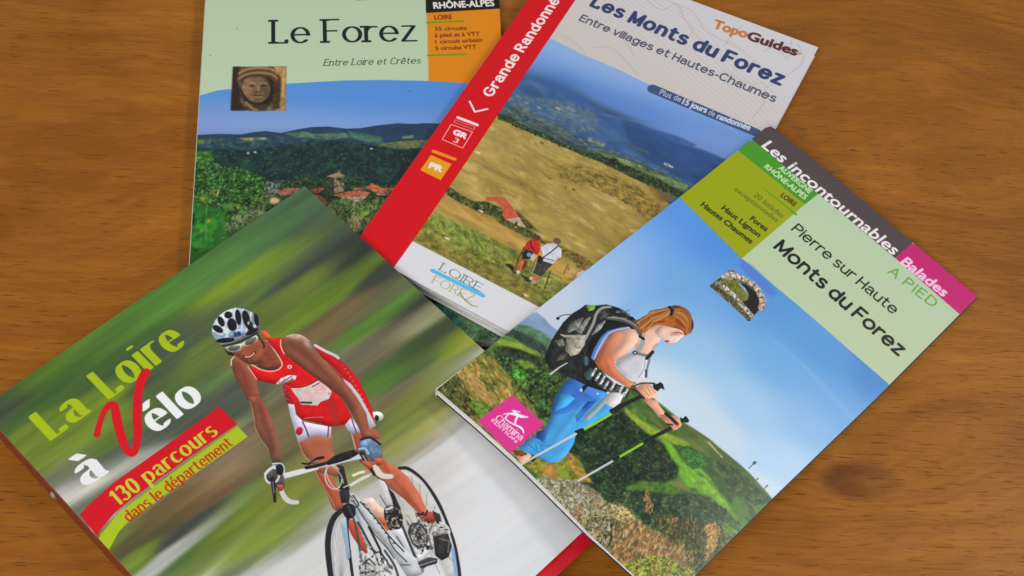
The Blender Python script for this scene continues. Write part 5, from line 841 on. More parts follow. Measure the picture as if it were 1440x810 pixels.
    for q in ((200, 120, 235, 165), (222, 108, 258, 160), (240, 100, 274, 148)): b.stroke(L(*q), 1.1, (182, 112, 84), a=.9)
    # head
    b.poly(H(940, 215, 1000, 205, 1060, 235, 1092, 258, 1088, 280, 1066, 300, 1045, 318, 1015, 326, 985, 326, 955, 300, 925, 290, 900, 250), (230, 194, 180), n=(.05, 7)); b.poly(H(962, 312, 985, 307, 1000, 313, 988, 324, 968, 322), (170, 84, 80)); b.poly(H(1000, 285, 1010, 255, 1055, 250, 1085, 262, 1060, 285, 1020, 280), (184, 110, 78), soft=2, a=.5); b.stroke(H(1030, 262, 1062, 262, 1080, 272), 1.2, (110, 60, 40), smooth=True); b.stroke(H(1040, 300, 1010, 318), 2.4, (240, 198, 180), soft=1)
    b.poly(H(985, 98, 1040, 88, 1090, 104, 1125, 140, 1146, 195, 1144, 240, 1120, 268, 1090, 278, 1082, 255, 1050, 238, 1000, 226, 950, 214, 915, 214, 880, 228, 845, 258, 815, 262, 795, 225, 830, 175, 890, 135, 940, 112), (158, 84, 30), smooth=True, n=(.25, 3, -10, 3))
    b.stroke(H(1030, 96, 1080, 112, 1118, 152, 1132, 205, 1125, 250), 4, (96, 48, 18), smooth=True, soft=1); b.stroke(H(1100, 120, 1142, 190, 1142, 235), 1.6, (50, 26, 14), smooth=True); b.stroke(H(1030, 150, 1070, 170, 1100, 220), 4, (196, 118, 46), smooth=True, soft=2); b.stroke(H(1040, 180, 1070, 210, 1105, 236), 3, (120, 60, 22), soft=1, smooth=True)
    b.stroke(H(985, 120, 920, 145, 860, 180, 830, 235), 3.4, (206, 138, 66), smooth=True, soft=1); b.stroke(H(975, 150, 920, 175, 880, 215), 2.6, (184, 104, 40), smooth=True, soft=1); b.stroke(H(980, 106, 900, 132, 830, 165, 790, 190), 1.8, (70, 42, 24), smooth=True); b.stroke(H(960, 190, 900, 200, 850, 230), 2, (108, 56, 22), smooth=True); b.stroke(H(890, 150, 850, 180, 836, 215), 1.4, (226, 176, 110), smooth=True)
    rs = random.Random(12); hc = [(186, 110, 48), (128, 66, 24), (208, 140, 70), (150, 82, 32), (100, 50, 20), (222, 166, 98)]
    for i in range(46):       # loose tail
        o = rs.uniform(0, 1); x0, y0 = 1000 - rs.uniform(0, 20), 104 + 46 * o; x1, y1 = 778 + 56 * o + rs.uniform(-10, 10), 196 + 62 * o + rs.uniform(-10, 16)
        b.stroke(H(x0, y0, (x0 + x1) / 2 - 6, (y0 + y1) / 2 - 22 + rs.uniform(-8, 8), (x0 + 2 * x1) / 3, (y0 + 2 * y1) / 3 - 14, x1, y1), [1.2, 1.1, .9, .5], rs.choice(hc), smooth=True, a=.8)
    for i in range(40):       # over the crown
        o = rs.uniform(0, 1); b.stroke(H(1012, 112 + 34 * o, 1060 + 30 * (1 - o), 104 + 66 * o, 1100 + 34 * (1 - o), 160 + 60 * o, 1086 + 44 * (1 - o) , 250 + 16 * (1 - o)), [.9, 1.2, 1.2, .6], rs.choice(hc), smooth=True, a=.6)
    for q in ((800, 205, 780, 190, 765, 196), (830, 170, 800, 176, 770, 190), (850, 230, 840, 262, 842, 280)): b.stroke(H(*q), .7, (170, 96, 44), smooth=True)
    b.stroke(H(995, 98, 1012, 118, 1005, 148), 3.4, (26, 24, 26), smooth=True); b.stroke(H(1012, 95, 1024, 120, 1016, 145), 1.6, (60, 60, 66), smooth=True)
    b.rnd = None
    # ---- head of the cover
    g, pal = (70, 148, 34), (182, 204, 170)
    b.poly([(955.8, 277.4), (1043, 363.7), (1128, 434.6), (1213.3, 508.9), (1262, 551), (1420, 420), (1300, 300), (1060, 198.5), (1000, 240)], pal, grad=(1200, 340, 1150, 440, (184, 202, 166)))
    b.poly([(1040, 212.8), (1131.9, 287.5), (1043, 363.7), (955.8, 277.4), (945, 286), (1020, 220)], (152, 162, 6)); b.poly([(1060.5, 198), (1151, 272.5), (1131.8, 287.7), (1039.5, 213.2), (1030, 200)], g)
    b.poly([(1040, 180), (1060, 198.3), (1158, 279), (1258.9, 363.3), (1284, 341), (1180, 230), (1080, 150)], (80, 67, 70)); b.poly([(1258.9, 363.3), (1282, 342.5), (1400, 400), (1400, 470), (1348.9, 441.8)], (196, 28, 112))
    def U(p, k): return (p[0] + .78 * k, p[1] - .62 * k)
    def tx(t, p, q, k, c, **kw): b.text(t, p, q, U(p, k), c, **kw)
    tx('Les incontournables', (1070.5, 206), (1255.5, 359), 14.6, (236, 230, 230), bold=.032, shear=.08)
    tx('AUVERGNE', (1094, 237.2), (1137.8, 272.6), 7.4, (206, 224, 190), bold=.04); tx('RHÔNE-ALPES', (1074, 235.6), (1131, 281), 7.4, (206, 224, 190), bold=.04)
    tx('LOIRE', (1097, 276), (1116.5, 291), 7, (66, 66, 12), bold=.04); tx('20 balades', (1059, 275.4), (1099, 307), 7.4, (84, 92, 14), bold=.0); tx('exceptionnelles', (1032, 267.6), (1091, 313), 7.4, (84, 92, 14))
    tx('Forez', (1054, 309), (1076.6, 326), 7.4, (40, 44, 12), bold=.04); tx('Haut Lignon', (1014, 294), (1066, 334), 7.6, (40, 44, 12), bold=.04); tx('Hautes Chaumes', (984.8, 289), (1055, 343), 7.6, (40, 44, 12), bold=.04)
    b.stroke([(1071.5, 263.5), (1119, 301.5)], [1.2, 3.4], (92, 156, 16))
    nk = dict(rx=.066, xh=.74, gap=.09, space=.3)
    b.nib('Pierre sur Haute', (1111.5, 323.5), (1255.5, 443.2), U((1111.5, 323.5), 15), (26, 32, 22), **nk)
    b.nib('Monts du Forez', (1086.2, 348.4), (1263.5, 502.4), U((1086.2, 348.4), 19.6), (18, 24, 16), rx=.088, xh=.74, gap=.07, space=.3)
    b.nib('A PIED', (1247, 383.6), (1311.5, 433.8), U((1247, 383.6), 14.5), (104, 164, 70), rx=.065, gap=.2, space=.34); tx('Balades', (1266, 369.8), (1326, 417.6), 13, (240, 200, 222), bold=.05, shear=.1)
    # small picture of the stone arch
    I = lambda *p: z2(980, 340, 6.75, *p)
    b.poly(I(415, 165, 520, 220, 700, 400, 770, 500, 690, 520, 560, 400, 400, 230), (76, 104, 206), soft=3, a=.5)
    b.poly(I(320, 256, 700, 560, 485, 750, 120, 420), (84, 112, 196), a=.8, grad=(1040, 390, 1075, 430, (112, 150, 214)))
    b.poly(I(120, 420, 200, 355, 245, 330, 300, 290, 320, 258, 400, 310, 460, 345, 530, 372, 600, 440, 660, 560, 640, 600, 590, 650, 490, 750), (120, 112, 92), n=(.9, 2.6), mix=((78, 86, 46), 6, .56))
    b.poly(I(240, 370, 330, 360, 420, 390, 480, 450, 495, 520, 450, 572, 380, 540, 300, 440), (112, 114, 44), n=(.3, 4)); b.poly(I(390, 392, 430, 400, 485, 465, 490, 510, 455, 470), (142, 160, 214)); b.poly(I(410, 400, 470, 410, 560, 480, 590, 560, 585, 650, 545, 700, 500, 660, 420, 575, 480, 560, 495, 510, 460, 440), (30, 22, 20))
    b.stroke(I(260, 335, 330, 310, 400, 340, 480, 370, 560, 430, 600, 500, 625, 560, 610, 630), 8.5, (172, 158, 146), n=(.7, 2.4), smooth=True); b.stroke(I(260, 430, 340, 500, 430, 600, 520, 700), 6, (172, 164, 148), n=(.9, 2.2), smooth=True); b.stroke(I(150, 420, 260, 500, 380, 620, 490, 735), 6, (84, 78, 52), n=(.9, 2.4), smooth=True)
    for x, y, X, Y in ((300, 290, 330, 345), (370, 310, 380, 360), (430, 335, 415, 385), (490, 365, 470, 410), (545, 400, 520, 440), (590, 455, 555, 490), (630, 520, 580, 540), (645, 580, 590, 590)): b.stroke(I(x, y, X, Y), .9, (84, 66, 60))
    # publisher's square
    b.poly([(720, 555.6), (766, 596.8), (717.8, 637), (672, 592)], (214, 52, 140))
    b.nib('Chamina', (695, 589.4), (731.8, 620.4), (703, 582.4), (240, 226, 236), rx=.085, ry=.05, serif=.06, gap=.08); tx('EDITION', (690.4, 591.8), (725, 623), 4.6, (236, 214, 228), bold=.05)
    b.stroke(K(485, 372, 520, 368, 560, 372, 600, 385, 640, 390), [1, 2.4, 5, 5, 1.4], (242, 230, 238), smooth=True); b.stroke(K(545, 350, 575, 375, 560, 420, 565, 432), [2, 3.4, 2.4, 1.6], (242, 230, 238), smooth=True); b.stroke(K(548, 347, 590, 358), 1.6, (242, 230, 238)); b.stroke(K(520, 372, 500, 398, 530, 425, 600, 460, 615, 495), [1, 2, 2, 3.4, 1], (242, 230, 238), smooth=True)
art_cham(D)

# ------------------------------------------------------------------ materials
def nodes_of(name):
    m = bpy.data.materials.new(name); m.use_nodes = True; t = m.node_tree
    return m, t, t.nodes['Principled BSDF']
def N(t, typ, **k):
    n = t.nodes.new(typ)
    for a, v in k.items():
        if a.startswith('_'): setattr(n, a[1:], v)
        else: n.inputs[int(a[1:]) if a[0] == 'i' and a[1:].isdigit() else a].default_value = v
    return n
def M2(t, op, a, b=None, c=None):
    n = t.nodes.new('ShaderNodeMath'); n.operation = op
    for i, v in enumerate((a, b, c)):
        if v is None: continue
        if isinstance(v, (int, float)): n.inputs[i].default_value = v
        else: t.links.new(v, n.inputs[i])
    return n.outputs[0]

def print_material(name, img, rough=.26, spec=.32):
    m, t, p = nodes_of(name)
    n = N(t, 'ShaderNodeTexImage', _image=img, _interpolation='Cubic', _extension='EXTEND')
    t.links.new(n.outputs[0], p.inputs['Base Color'])
    p.inputs['Roughness'].default_value = rough; p.inputs['Specular IOR Level'].default_value = spec
    tc = N(t, 'ShaderNodeTexCoord'); a = N(t, 'ShaderNodeTexNoise', Scale=9.0, Detail=2.0); b = N(t, 'ShaderNodeTexNoise', Scale=900.0, Detail=2.0)
    t.links.new(tc.outputs['Object'], a.inputs['Vector']); t.links.new(tc.outputs['Object'], b.inputs['Vector'])
    h = M2(t, 'MULTIPLY_ADD', b.outputs[0], .012, M2(t, 'MULTIPLY', a.outputs[0], 1.0))
    bp = N(t, 'ShaderNodeBump', Strength=.5, Distance=.0025); t.links.new(h, bp.inputs['Height']); t.links.new(bp.outputs[0], p.inputs['Normal'])
    r = M2(t, 'MULTIPLY_ADD', a.outputs[0], .12, rough - .06); t.links.new(r, p.inputs['Roughness'])
    return m
def plain(name, col, rough=.4, spec=.4, metal=0, var=.12, scale=60):
    m, t, p = nodes_of(name)
    tc = N(t, 'ShaderNodeTexCoord'); n = N(t, 'ShaderNodeTexNoise', Scale=float(scale), Detail=4.0); t.links.new(tc.outputs['Object'], n.inputs['Vector'])
    mx = N(t, 'ShaderNodeMix', _data_type='RGBA'); mx.inputs[6].default_value = (*[c * (1 - var) for c in col], 1); mx.inputs[7].default_value = (*[min(c * (1 + var), 1) for c in col], 1)
    t.links.new(n.outputs[0], mx.inputs[0]); t.links.new(mx.outputs[2], p.inputs['Base Color'])
    p.inputs['Roughness'].default_value = rough; p.inputs['Specular IOR Level'].default_value = spec; p.inputs['Metallic'].default_value = metal
    return m
def paper_edge():
    m, t, p = nodes_of('page_edges')
    tc = N(t, 'ShaderNodeTexCoord'); mp = N(t, 'ShaderNodeMapping'); mp.inputs['Scale'].default_value = (30, 30, 5200); t.links.new(tc.outputs['Object'], mp.inputs[0])
    n = N(t, 'ShaderNodeTexNoise', Scale=1.0, Detail=3.0); t.links.new(mp.outputs[0], n.inputs['Vector'])
    r = N(t, 'ShaderNodeValToRGB'); r.color_ramp.elements[0].position = .3; r.color_ramp.elements[0].color = (.56, .56, .55, 1); r.color_ramp.elements[1].position = .62; r.color_ramp.elements[1].color = (.86, .86, .85, 1)
    t.links.new(n.outputs[0], r.inputs[0]); t.links.new(r.outputs[0], p.inputs['Base Color']); p.inputs['Roughness'].default_value = .8
    bp = N(t, 'ShaderNodeBump', Strength=.4, Distance=.0002); t.links.new(n.outputs[0], bp.inputs['Height']); t.links.new(bp.outputs[0], p.inputs['Normal'])
    return m
def wood():
    m, t, p = nodes_of('varnished_oak')
    tc = N(t, 'ShaderNodeTexCoord'); mp = N(t, 'ShaderNodeMapping'); mp.inputs['Rotation'].default_value = (0, 0, -math.radians(9.5)); t.links.new(tc.outputs['Object'], mp.inputs[0])
    sx = N(t, 'ShaderNodeSeparateXYZ'); t.links.new(mp.outputs[0], sx.inputs[0]); U, V = sx.outputs[0], sx.outputs[1]
    def vec(su, sv, w=0.0):
        c = N(t, 'ShaderNodeCombineXYZ'); t.links.new(M2(t, 'MULTIPLY', U, su), c.inputs[0]); t.links.new(M2(t, 'MULTIPLY', V, sv), c.inputs[1]); c.inputs[2].default_value = w; return c.outputs[0]
    def noise(v, scale=1.0, detail=3.0, rough=.55, dist=0.0):
        n = N(t, 'ShaderNodeTexNoise', Scale=scale, Detail=detail, Roughness=rough, Distortion=dist); t.links.new(v, n.inputs['Vector']); return n.outputs[0]
    # slow drift of the growth lines, with knots that push them aside
    warp = M2(t, 'MULTIPLY', M2(t, 'SUBTRACT', noise(vec(5, 10, 3.0), 1, 2.0), .5), .06)
    field = M2(t, 'ADD', V, warp); dark = None
    field = M2(t, 'ADD', field, M2(t, 'MULTIPLY', M2(t, 'SUBTRACT', noise(vec(24, 46, 6.0), 1, 3.0), .5), .012))
    for (kx, ky, s, amp) in KNOTS:
        c_, s_ = math.cos(-math.radians(9.5)), math.sin(-math.radians(9.5)); ku, kv = kx * c_ - ky * s_, kx * s_ + ky * c_
        du = M2(t, 'MULTIPLY', M2(t, 'SUBTRACT', U, ku), .55 / s); dv = M2(t, 'MULTIPLY', M2(t, 'SUBTRACT', V, kv), 1.0 / s)
        d2 = M2(t, 'ADD', M2(t, 'MULTIPLY', du, du), M2(t, 'MULTIPLY', dv, dv)); g = M2(t, 'POWER', 2.718, M2(t, 'MULTIPLY', d2, -1.0))
        field = M2(t, 'ADD', field, M2(t, 'MULTIPLY', g, amp)); gd = N(t, 'ShaderNodeMapRange', _interpolation_type='SMOOTHSTEP'); gd.inputs[1].default_value = .80; gd.inputs[2].default_value = .95; t.links.new(g, gd.inputs[0]); gd = M2(t, 'MULTIPLY', gd.outputs[0], 1.0 if s == .022 else .22)
        dark = gd if dark is None else M2(t, 'MAXIMUM', dark, gd)
    def fv(sf, su, w):
        c = N(t, 'ShaderNodeCombineXYZ'); t.links.new(M2(t, 'MULTIPLY', field, sf), c.inputs[1]); t.links.new(M2(t, 'MULTIPLY', U, su), c.inputs[0]); c.inputs[2].default_value = w; return c.outputs[0]
    rings = noise(fv(70, 4, .3), 1, 4.0, .6); rings2 = noise(fv(240, 26, 1.7), 1, 3.0, .6); fib = noise(vec(75, 950, .4), 1, 3.0, .6); mott = noise(vec(7, 11, 5.0), 1, 3.0, .5); fig = noise(vec(16, 48, 8.0), 1, 3.0, .5, .8)
    val = M2(t, 'ADD', M2(t, 'MULTIPLY', rings, .22), M2(t, 'MULTIPLY', rings2, .25)); val = M2(t, 'ADD', val, M2(t, 'MULTIPLY', fib, .13)); val = M2(t, 'ADD', val, M2(t, 'MULTIPLY', mott, .24)); val = M2(t, 'ADD', val, M2(t, 'MULTIPLY', fig, .16))
    r = N(t, 'ShaderNodeValToRGB'); e = r.color_ramp.elements
    e[0].position = .44; e[0].color = (.235, .078, .0075, 1); e[1].position = .76; e[1].color = (.53, .235, .030, 1)
    k = e.new(.58); k.color = (.345, .127, .0130, 1); k = e.new(.66); k.color = (.425, .172, .0190, 1)
    t.links.new(val, r.inputs[0])
    # pores: short dark dashes along the grain
    po = noise(vec(95, 1250, 2.0), 1, 2.0, .6); po2 = noise(vec(9, 20, 7.0), 1, 2.0)
    pm = N(t, 'ShaderNodeMapRange'); pm.inputs[1].default_value = .60; pm.inputs[2].default_value = .68; t.links.new(po, pm.inputs[0])
    pmk = M2(t, 'MULTIPLY', M2(t, 'MULTIPLY', pm.outputs[0], po2), 1.25)
    mx = N(t, 'ShaderNodeMix', _data_type='RGBA'); mx.inputs[7].default_value = (.085, .030, .006, 1); t.links.new(pmk, mx.inputs[0]); t.links.new(r.outputs[0], mx.inputs[6])
    mx2 = N(t, 'ShaderNodeMix', _data_type='RGBA'); mx2.inputs[7].default_value = (.13, .042, .007, 1)
    t.links.new(M2(t, 'MULTIPLY', M2(t, 'MULTIPLY', dark, noise(vec(60, 70, 1.0), 1, 3.0)), 1.5), mx2.inputs[0]); t.links.new(mx.outputs[2], mx2.inputs[6]); t.links.new(mx2.outputs[2], p.inputs['Base Color'])
    p.inputs['Specular IOR Level'].default_value = .16
    t.links.new(M2(t, 'MULTIPLY_ADD', fib, .18, .30), p.inputs['Roughness'])
    bp = N(t, 'ShaderNodeBump', Strength=.35, Distance=.0006); t.links.new(M2(t, 'SUBTRACT', M2(t, 'MULTIPLY', fib, .5), pmk), bp.inputs['Height']); t.links.new(bp.outputs[0], p.inputs['Normal'])
    return m

# ------------------------------------------------------------------ table
KNOTS = []
for px, py, s, amp in ((1208, 676, .022, .030), (1250, 735, .014, -.012), (55, 335, .045, .045), (1190, 60, .05, -.03), (10, 760, .05, .03), (1420, 330, .05, .02)):
    x, y, _ = ray(px, py, lambda x, y: 0 * x); KNOTS.append((float(x), float(y), s, amp))
def link(name, verts, faces, mats, parent=None, uvs=None, midx=None, smooth=False):
    me = bpy.data.meshes.new(name); me.from_pydata([tuple(v) for v in verts], [], faces)
    for m in mats: me.materials.append(m)
    if midx is not None: me.polygons.foreach_set('material_index', midx)
    if uvs is not None:
        l = me.uv_layers.new(name='print'); vi = np.empty(len(me.loops), np.int32); me.loops.foreach_get('vertex_index', vi)
        l.data.foreach_set('uv', np.asarray(uvs, np.float32)[vi].ravel())
    if smooth: me.polygons.foreach_set('use_smooth', [True] * len(me.polygons))
    me.update(); o = bpy.data.objects.new(name, me); scene.collection.objects.link(o)
    if parent is not None:
        o.parent = parent; o.matrix_parent_inverse = parent_inv(parent)
    return o
def parent_inv(p):          # the thing is an Empty at its own place; its parts and sub-parts are built in world coordinates
    return Matrix.Translation(p.location).inverted() if p.type == 'EMPTY' else Matrix.Identity(4)
vs, fs = [], []
x0, x1, y0, y1, ch = -.85, .85, -.62, .78, .004
for z, e in ((0, ch), (-ch, 0), (-.03 + ch, 0), (-.03, ch)):
    vs += [(x0 + e, y0 + e, z), (x1 - e, y0 + e, z), (x1 - e, y1 - e, z), (x0 + e, y1 - e, z)]
fs = [(0, 1, 2, 3), (15, 14, 13, 12)] + [(k * 4 + i, (k + 1) * 4 + i, (k + 1) * 4 + (i + 1) % 4, k * 4 + (i + 1) % 4) for k in range(3) for i in range(4)]
WOOD = wood()
tb = link('table_top', vs, fs, [WOOD]); tb['kind'] = 'structure'; tb['label'] = 'warm brown varnished oak table top with fine grain and a small knot'

# ------------------------------------------------------------------ guidebooks
PAPER = paper_edge(); CUT = plain('cover_cut_edge', (.62, .61, .60), .6, .3); RED = plain('red_card', (.56, .006, .018), .35, .45)
WHITE = plain('white_card', (.72, .72, .73), .4, .4); DARK = plain('dark_cover_card', (.022, .022, .024), .45, .4); SPINE = plain('shade_toned_red_spine', (.21, .045, .018), .5, .35)  # spine colour: red dulled to brown, with that side's shade mixed in
GREEN = plain('pale_green_card', (.40, .47, .36), .4, .4); STEEL = plain('polished_steel', (.72, .72, .74), .18, .5, metal=1)

def inside(P, poly):
    x, y = P[:, 0], P[:, 1]; r = np.zeros(len(P), bool); n = len(poly)
    for i in range(n):
        (ax, ay), (bx, by) = poly[i], poly[(i + 1) % n]
        c = ((ay > y) != (by > y)) & (x < (bx - ax) * (y - ay) / (by - ay + 1e-12) + ax); r ^= c
    return r
def dense(poly, step):
    out = []
    for i in range(len(poly)):
        a, b = np.array(poly[i], float), np.array(poly[(i + 1) % len(poly)], float); n = max(int(np.linalg.norm(b - a) / step), 1)
        out += [a + (b - a) * k / n for k in range(n)]
    return out
def clip_poly(poly, clip):
    """keep the part of a polygon inside a convex outline"""
    out = [tuple(p) for p in poly]; n = len(clip); ar = sum(clip[i][0] * clip[(i + 1) % n][1] - clip[(i + 1) % n][0] * clip[i][1] for i in range(n)); sg = 1 if ar > 0 else -1
    for i in range(n):
        a, b = clip[i], clip[(i + 1) % n]; f = lambda p: sg * ((b[0] - a[0]) * (p[1] - a[1]) - (b[1] - a[1]) * (p[0] - a[0]))
        res = []
        for j in range(len(out)):
            p, q = out[j], out[(j + 1) % len(out)]; fp, fq = f(p), f(q)
            if fp >= 0: res.append(p)
            if (fp >= 0) != (fq >= 0): t = fp / (fp - fq); res.append((p[0] + (q[0] - p[0]) * t, p[1] + (q[1] - p[1]) * t))
        out = res
        if not out: break
    return out
def surface(b, mm):
    px, py = ap(b.Mi, mm[:, 0], mm[:, 1]); x, y, z = ray(px, py, b.hf); return np.stack([x, y, z], 1)
def sheet(b, name, poly_mm, dz, parent, mats, bottom=None, step=7.0):
    """part of a guidebook: the outline (mm on the cover) laid on the guidebook's slant, dz below its upper face; bottom = depth function -> a solid"""
    ring = dense(poly_mm, step); P = np.array(ring); lo, hi = P.min(0), P.max(0)
    gx, gy = np.meshgrid(np.arange(lo[0] + step * .6, hi[0], step), np.arange(lo[1] + step * .6, hi[1], step)); G = np.stack([gx.ravel(), gy.ravel()], 1)
    if len(G):
        G = G[inside(G, poly_mm)]
        if len(G): G = G[np.min(np.hypot(G[:, None, 0] - P[None, :, 0], G[:, None, 1] - P[None, :, 1]), 1) > step * .35]
    allp = [Vector(p) for p in P] + [Vector(p) for p in G]
    v, _, f, *_r = delaunay_2d_cdt(allp, [(i, (i + 1) % len(P)) for i in range(len(P))], [list(range(len(P)))], 1, 1e-6)
    V2 = np.array([tuple(q) for q in v]); top = surface(b, V2)
    top[:, 2] += -dz(V2) if callable(dz) else -dz
    uv = V2 / np.array([b.W, b.H]); nv = len(V2)
    faces = []
    for t in f:
        if not inside(np.array([V2[list(t)].mean(0)]), poly_mm)[0]: continue
        a, c, d = V2[t[0]], V2[t[1]], V2[t[2]]
        faces.append(tuple(t) if (c[0] - a[0]) * (d[1] - a[1]) - (c[1] - a[1]) * (d[0] - a[0]) > 0 else tuple(reversed(t)))
    verts = top; mi = [0] * len(faces); uvs = uv
    if bottom is not None:
        bot = surface(b, V2); bot[:, 2] += -(bottom(V2) if callable(bottom) else bottom)
        verts = np.concatenate([top, bot]); uvs = np.concatenate([uv, uv]); F = list(faces)
        edges = {}
        for t in faces:
            for i in range(len(t)): edges[(t[i], t[(i + 1) % len(t)])] = 1
        for t in F: faces.append(tuple(reversed([i + nv for i in t]))); mi.append(1)
        for (i, j) in edges:
            if (j, i) not in edges: faces.append((j, i, i + nv, j + nv)); mi.append(1)
    return verts, faces, mi, uvs
def part(b, name, poly, dz, parent, mats, bottom=None, step=7.0, label=None):
    v, f, mi, uv = sheet(b, name, poly, dz, parent, mats, bottom, step)
    o = link(name, v, f, mats, parent, uv, mi)
    if label: o['label'] = label
    return o
def mmpoly(b, pts):
    x, y = ap(b.M, [p[0] for p in pts], [p[1] for p in pts]); return [(float(u), float(v)) for u, v in zip(x, y)]
def inset(poly, l, r=None, bt=None, tp=None):
    """pull an outline in by the given millimetres towards its middle"""
    P = np.array(poly); c = P.mean(0); w, h = np.ptp(P, axis=0)
    r = l if r is None else r; bt = l if bt is None else bt; tp = l if tp is None else tp
    X = np.where(P[:, 0] < c[0], P[:, 0] + l * (c[0] - P[:, 0]) / (w / 2), P[:, 0] - r * (P[:, 0] - c[0]) / (w / 2))
    Y = np.where(P[:, 1] < c[1], P[:, 1] + bt * (c[1] - P[:, 1]) / (h / 2), P[:, 1] - tp * (P[:, 1] - c[1]) / (h / 2))
    return [(float(x), float(y)) for x, y in zip(X, Y)]
def book(b, label, outline_px, thick, spine_mat, back_mat, cover_edge, panels, group, back_poly=None, low=None, wavy=.25, rough=.26):
    mm = mmpoly(b, outline_px); img = b.image(); mat = print_material(b.name + '_cover_print', img, rough)
    ctr = surface(b, np.array([[b.W / 2, b.H / 2]]))[0]
    e = bpy.data.objects.new('guidebook', None); scene.collection.objects.link(e); e.location = (ctr[0], ctr[1], max(ctr[2] - thick, 0)); e['label'] = label; e['category'] = 'guidebook'; e['group'] = group
    e.empty_display_size = .02
    T = (lambda V: np.full(len(V), thick)) if low is None else low
    cov = part(b, 'front_cover', mm, 0, e, [mat, cover_edge], .00028)
    for nm, poly, lift, lab in panels:
        q = clip_poly(mmpoly(b, poly), mm)
        if len(q) < 3: continue
        o = part(b, nm, q, -lift * 1e-3, cov, [mat], None)
        if lab: o['label'] = lab
    # pages: several gatherings of slightly different cut, one solid part
    rs = random.Random(len(label)); V, F, I, U = [], [], [], []; ng = 6 if thick > .004 else 4
    for g in range(ng):
        p = inset(mm, .5, .7 + rs.uniform(-.2, wavy), .45 + rs.uniform(-.1, wavy), .6)
        a0, a1 = g / ng, (g + 1) / ng - .015
        v, f, mi, uv = sheet(b, 'pages', p, (lambda W, a=a0: .0003 + (T(W) - .0006) * a), e, None, (lambda W, a=a1: .0003 + (T(W) - .0006) * a), 12)
        F += [tuple(i + len(V) for i in q) for q in f]; V += list(v)
    link('page_block', V, F, [PAPER], e)
    part(b, 'back_cover', back_poly or mm, (lambda W: T(W) - .0003), e, [back_mat, back_mat], T)
    u0 = min(p[0] for p in mm)
    lft = sorted([p for p in mm if p[0] < b.W * .15], key=lambda p: p[1]); y_lo, y_hi = lft[0][1], lft[-1][1]
    xl = lambda y: float(np.interp(y, [p[1] for p in lft], [p[0] for p in lft]))
    part(b, 'spine', [(xl(y_lo) - .35, y_lo), (xl(y_lo) + .4, y_lo), (xl(y_hi) + .4, y_hi), (xl(y_hi) - .35, y_hi)], .0001, e, [spine_mat, spine_mat], (lambda W: T(W) - .00005))
    return e, cov, mm

GRP = 'hiking and cycling guidebooks spread over the table'
AQ, BQ, CQ, DQ = A.quad, B.quad, C.quad, D.quad
# lowest: the pale green guide
eA, cA, mA = book(A, 'pale green guidebook with a village photo, lowest of the pile at the left top', AQ, .0055, GREEN, DARK, CUT, [
    ('title_panel', [(270, 137)] + z2(240, 0, 4.5, 187, 605, 300, 572, 735, 530, 1100, 510) + [(540, 112.5), (602.5, 114), (596, -90), (270, -90)], .05, 'pale green title area reading Le Forez'),
    ('region_panel', [(603, 114), (662, 117.2), (735, 122), (735, 10.3), (599.2, 18.4)], .05, 'orange panel listing the walking and cycling circuits'),
    ('region_band', [(599.2, 18.4), (735, 10.3), (735, -90), (596, -90)], .05, 'black band reading Rhône-Alpes'),
    ('village_photo', [(260, 481.5), (728, 480), (735, 122), (662, 117.2), (603, 114), (540, 112.5)] + z2(240, 0, 4.5, 1100, 510, 735, 530, 300, 572, 187, 605) + [(270, 137)], .05, 'photo of wooded hills above a village with a stone tower'),
    ('portrait_picture', z2(240, 0, 4.5, 395, 423, 733, 421, 727, 702, 380, 700), .09, 'small square picture of a carved stone head')], GRP)
# second: the red banded guide
eB, cB, mB = book(B, 'white guidebook with a red band and two walkers crossing a golden hillside', BQ, .0060, RED, WHITE, CUT, [
    ('red_band', [(480, 400), (555, 374), (586.7, 330), (800, 13.3), (860, -75), (760, -120), (700, -20), (440, 330)], .05, 'red band along the spine with waymark signs'),
    ('title_panel', z2(780, 0, 3.6, 0, 205, 150, 280, 330, 355, 470, 425, 560, 462, 760, 560, 900, 640, 1005, 690, 1070, 712, 1250, 780) + [(1180, 180), (1175, 20), (900, -120), (860, -75), (800, 13.3)], .05, 'pale map patterned title area'),
    ('publisher_footer', [(555, 374.6), (580.4, 339), (756.7, 431), (900, 506), (930, 600), (800, 560), (540, 397)], .05, 'white strip with the Loire Forez emblem'),
    ('hillside_photo', [(930, 600), (900, 506), (756.7, 431), (580.4, 339), (586.7, 330), (772, 55)] + z2(780, 0, 3.6, 0, 205, 150, 280, 330, 355, 470, 425, 560, 462, 760, 560, 900, 640, 1005, 690, 1070, 712, 1250, 780), .05, 'photo of a golden meadow above hazy blue ridges'),
    ('duration_banner', z2(780, 0, 3.6, 470, 430, 500, 418, 1050, 645, 1050, 690, 1005, 690, 490, 474, 466, 455), .09, 'slate blue rounded banner about walking days')], GRP, wavy=.5)
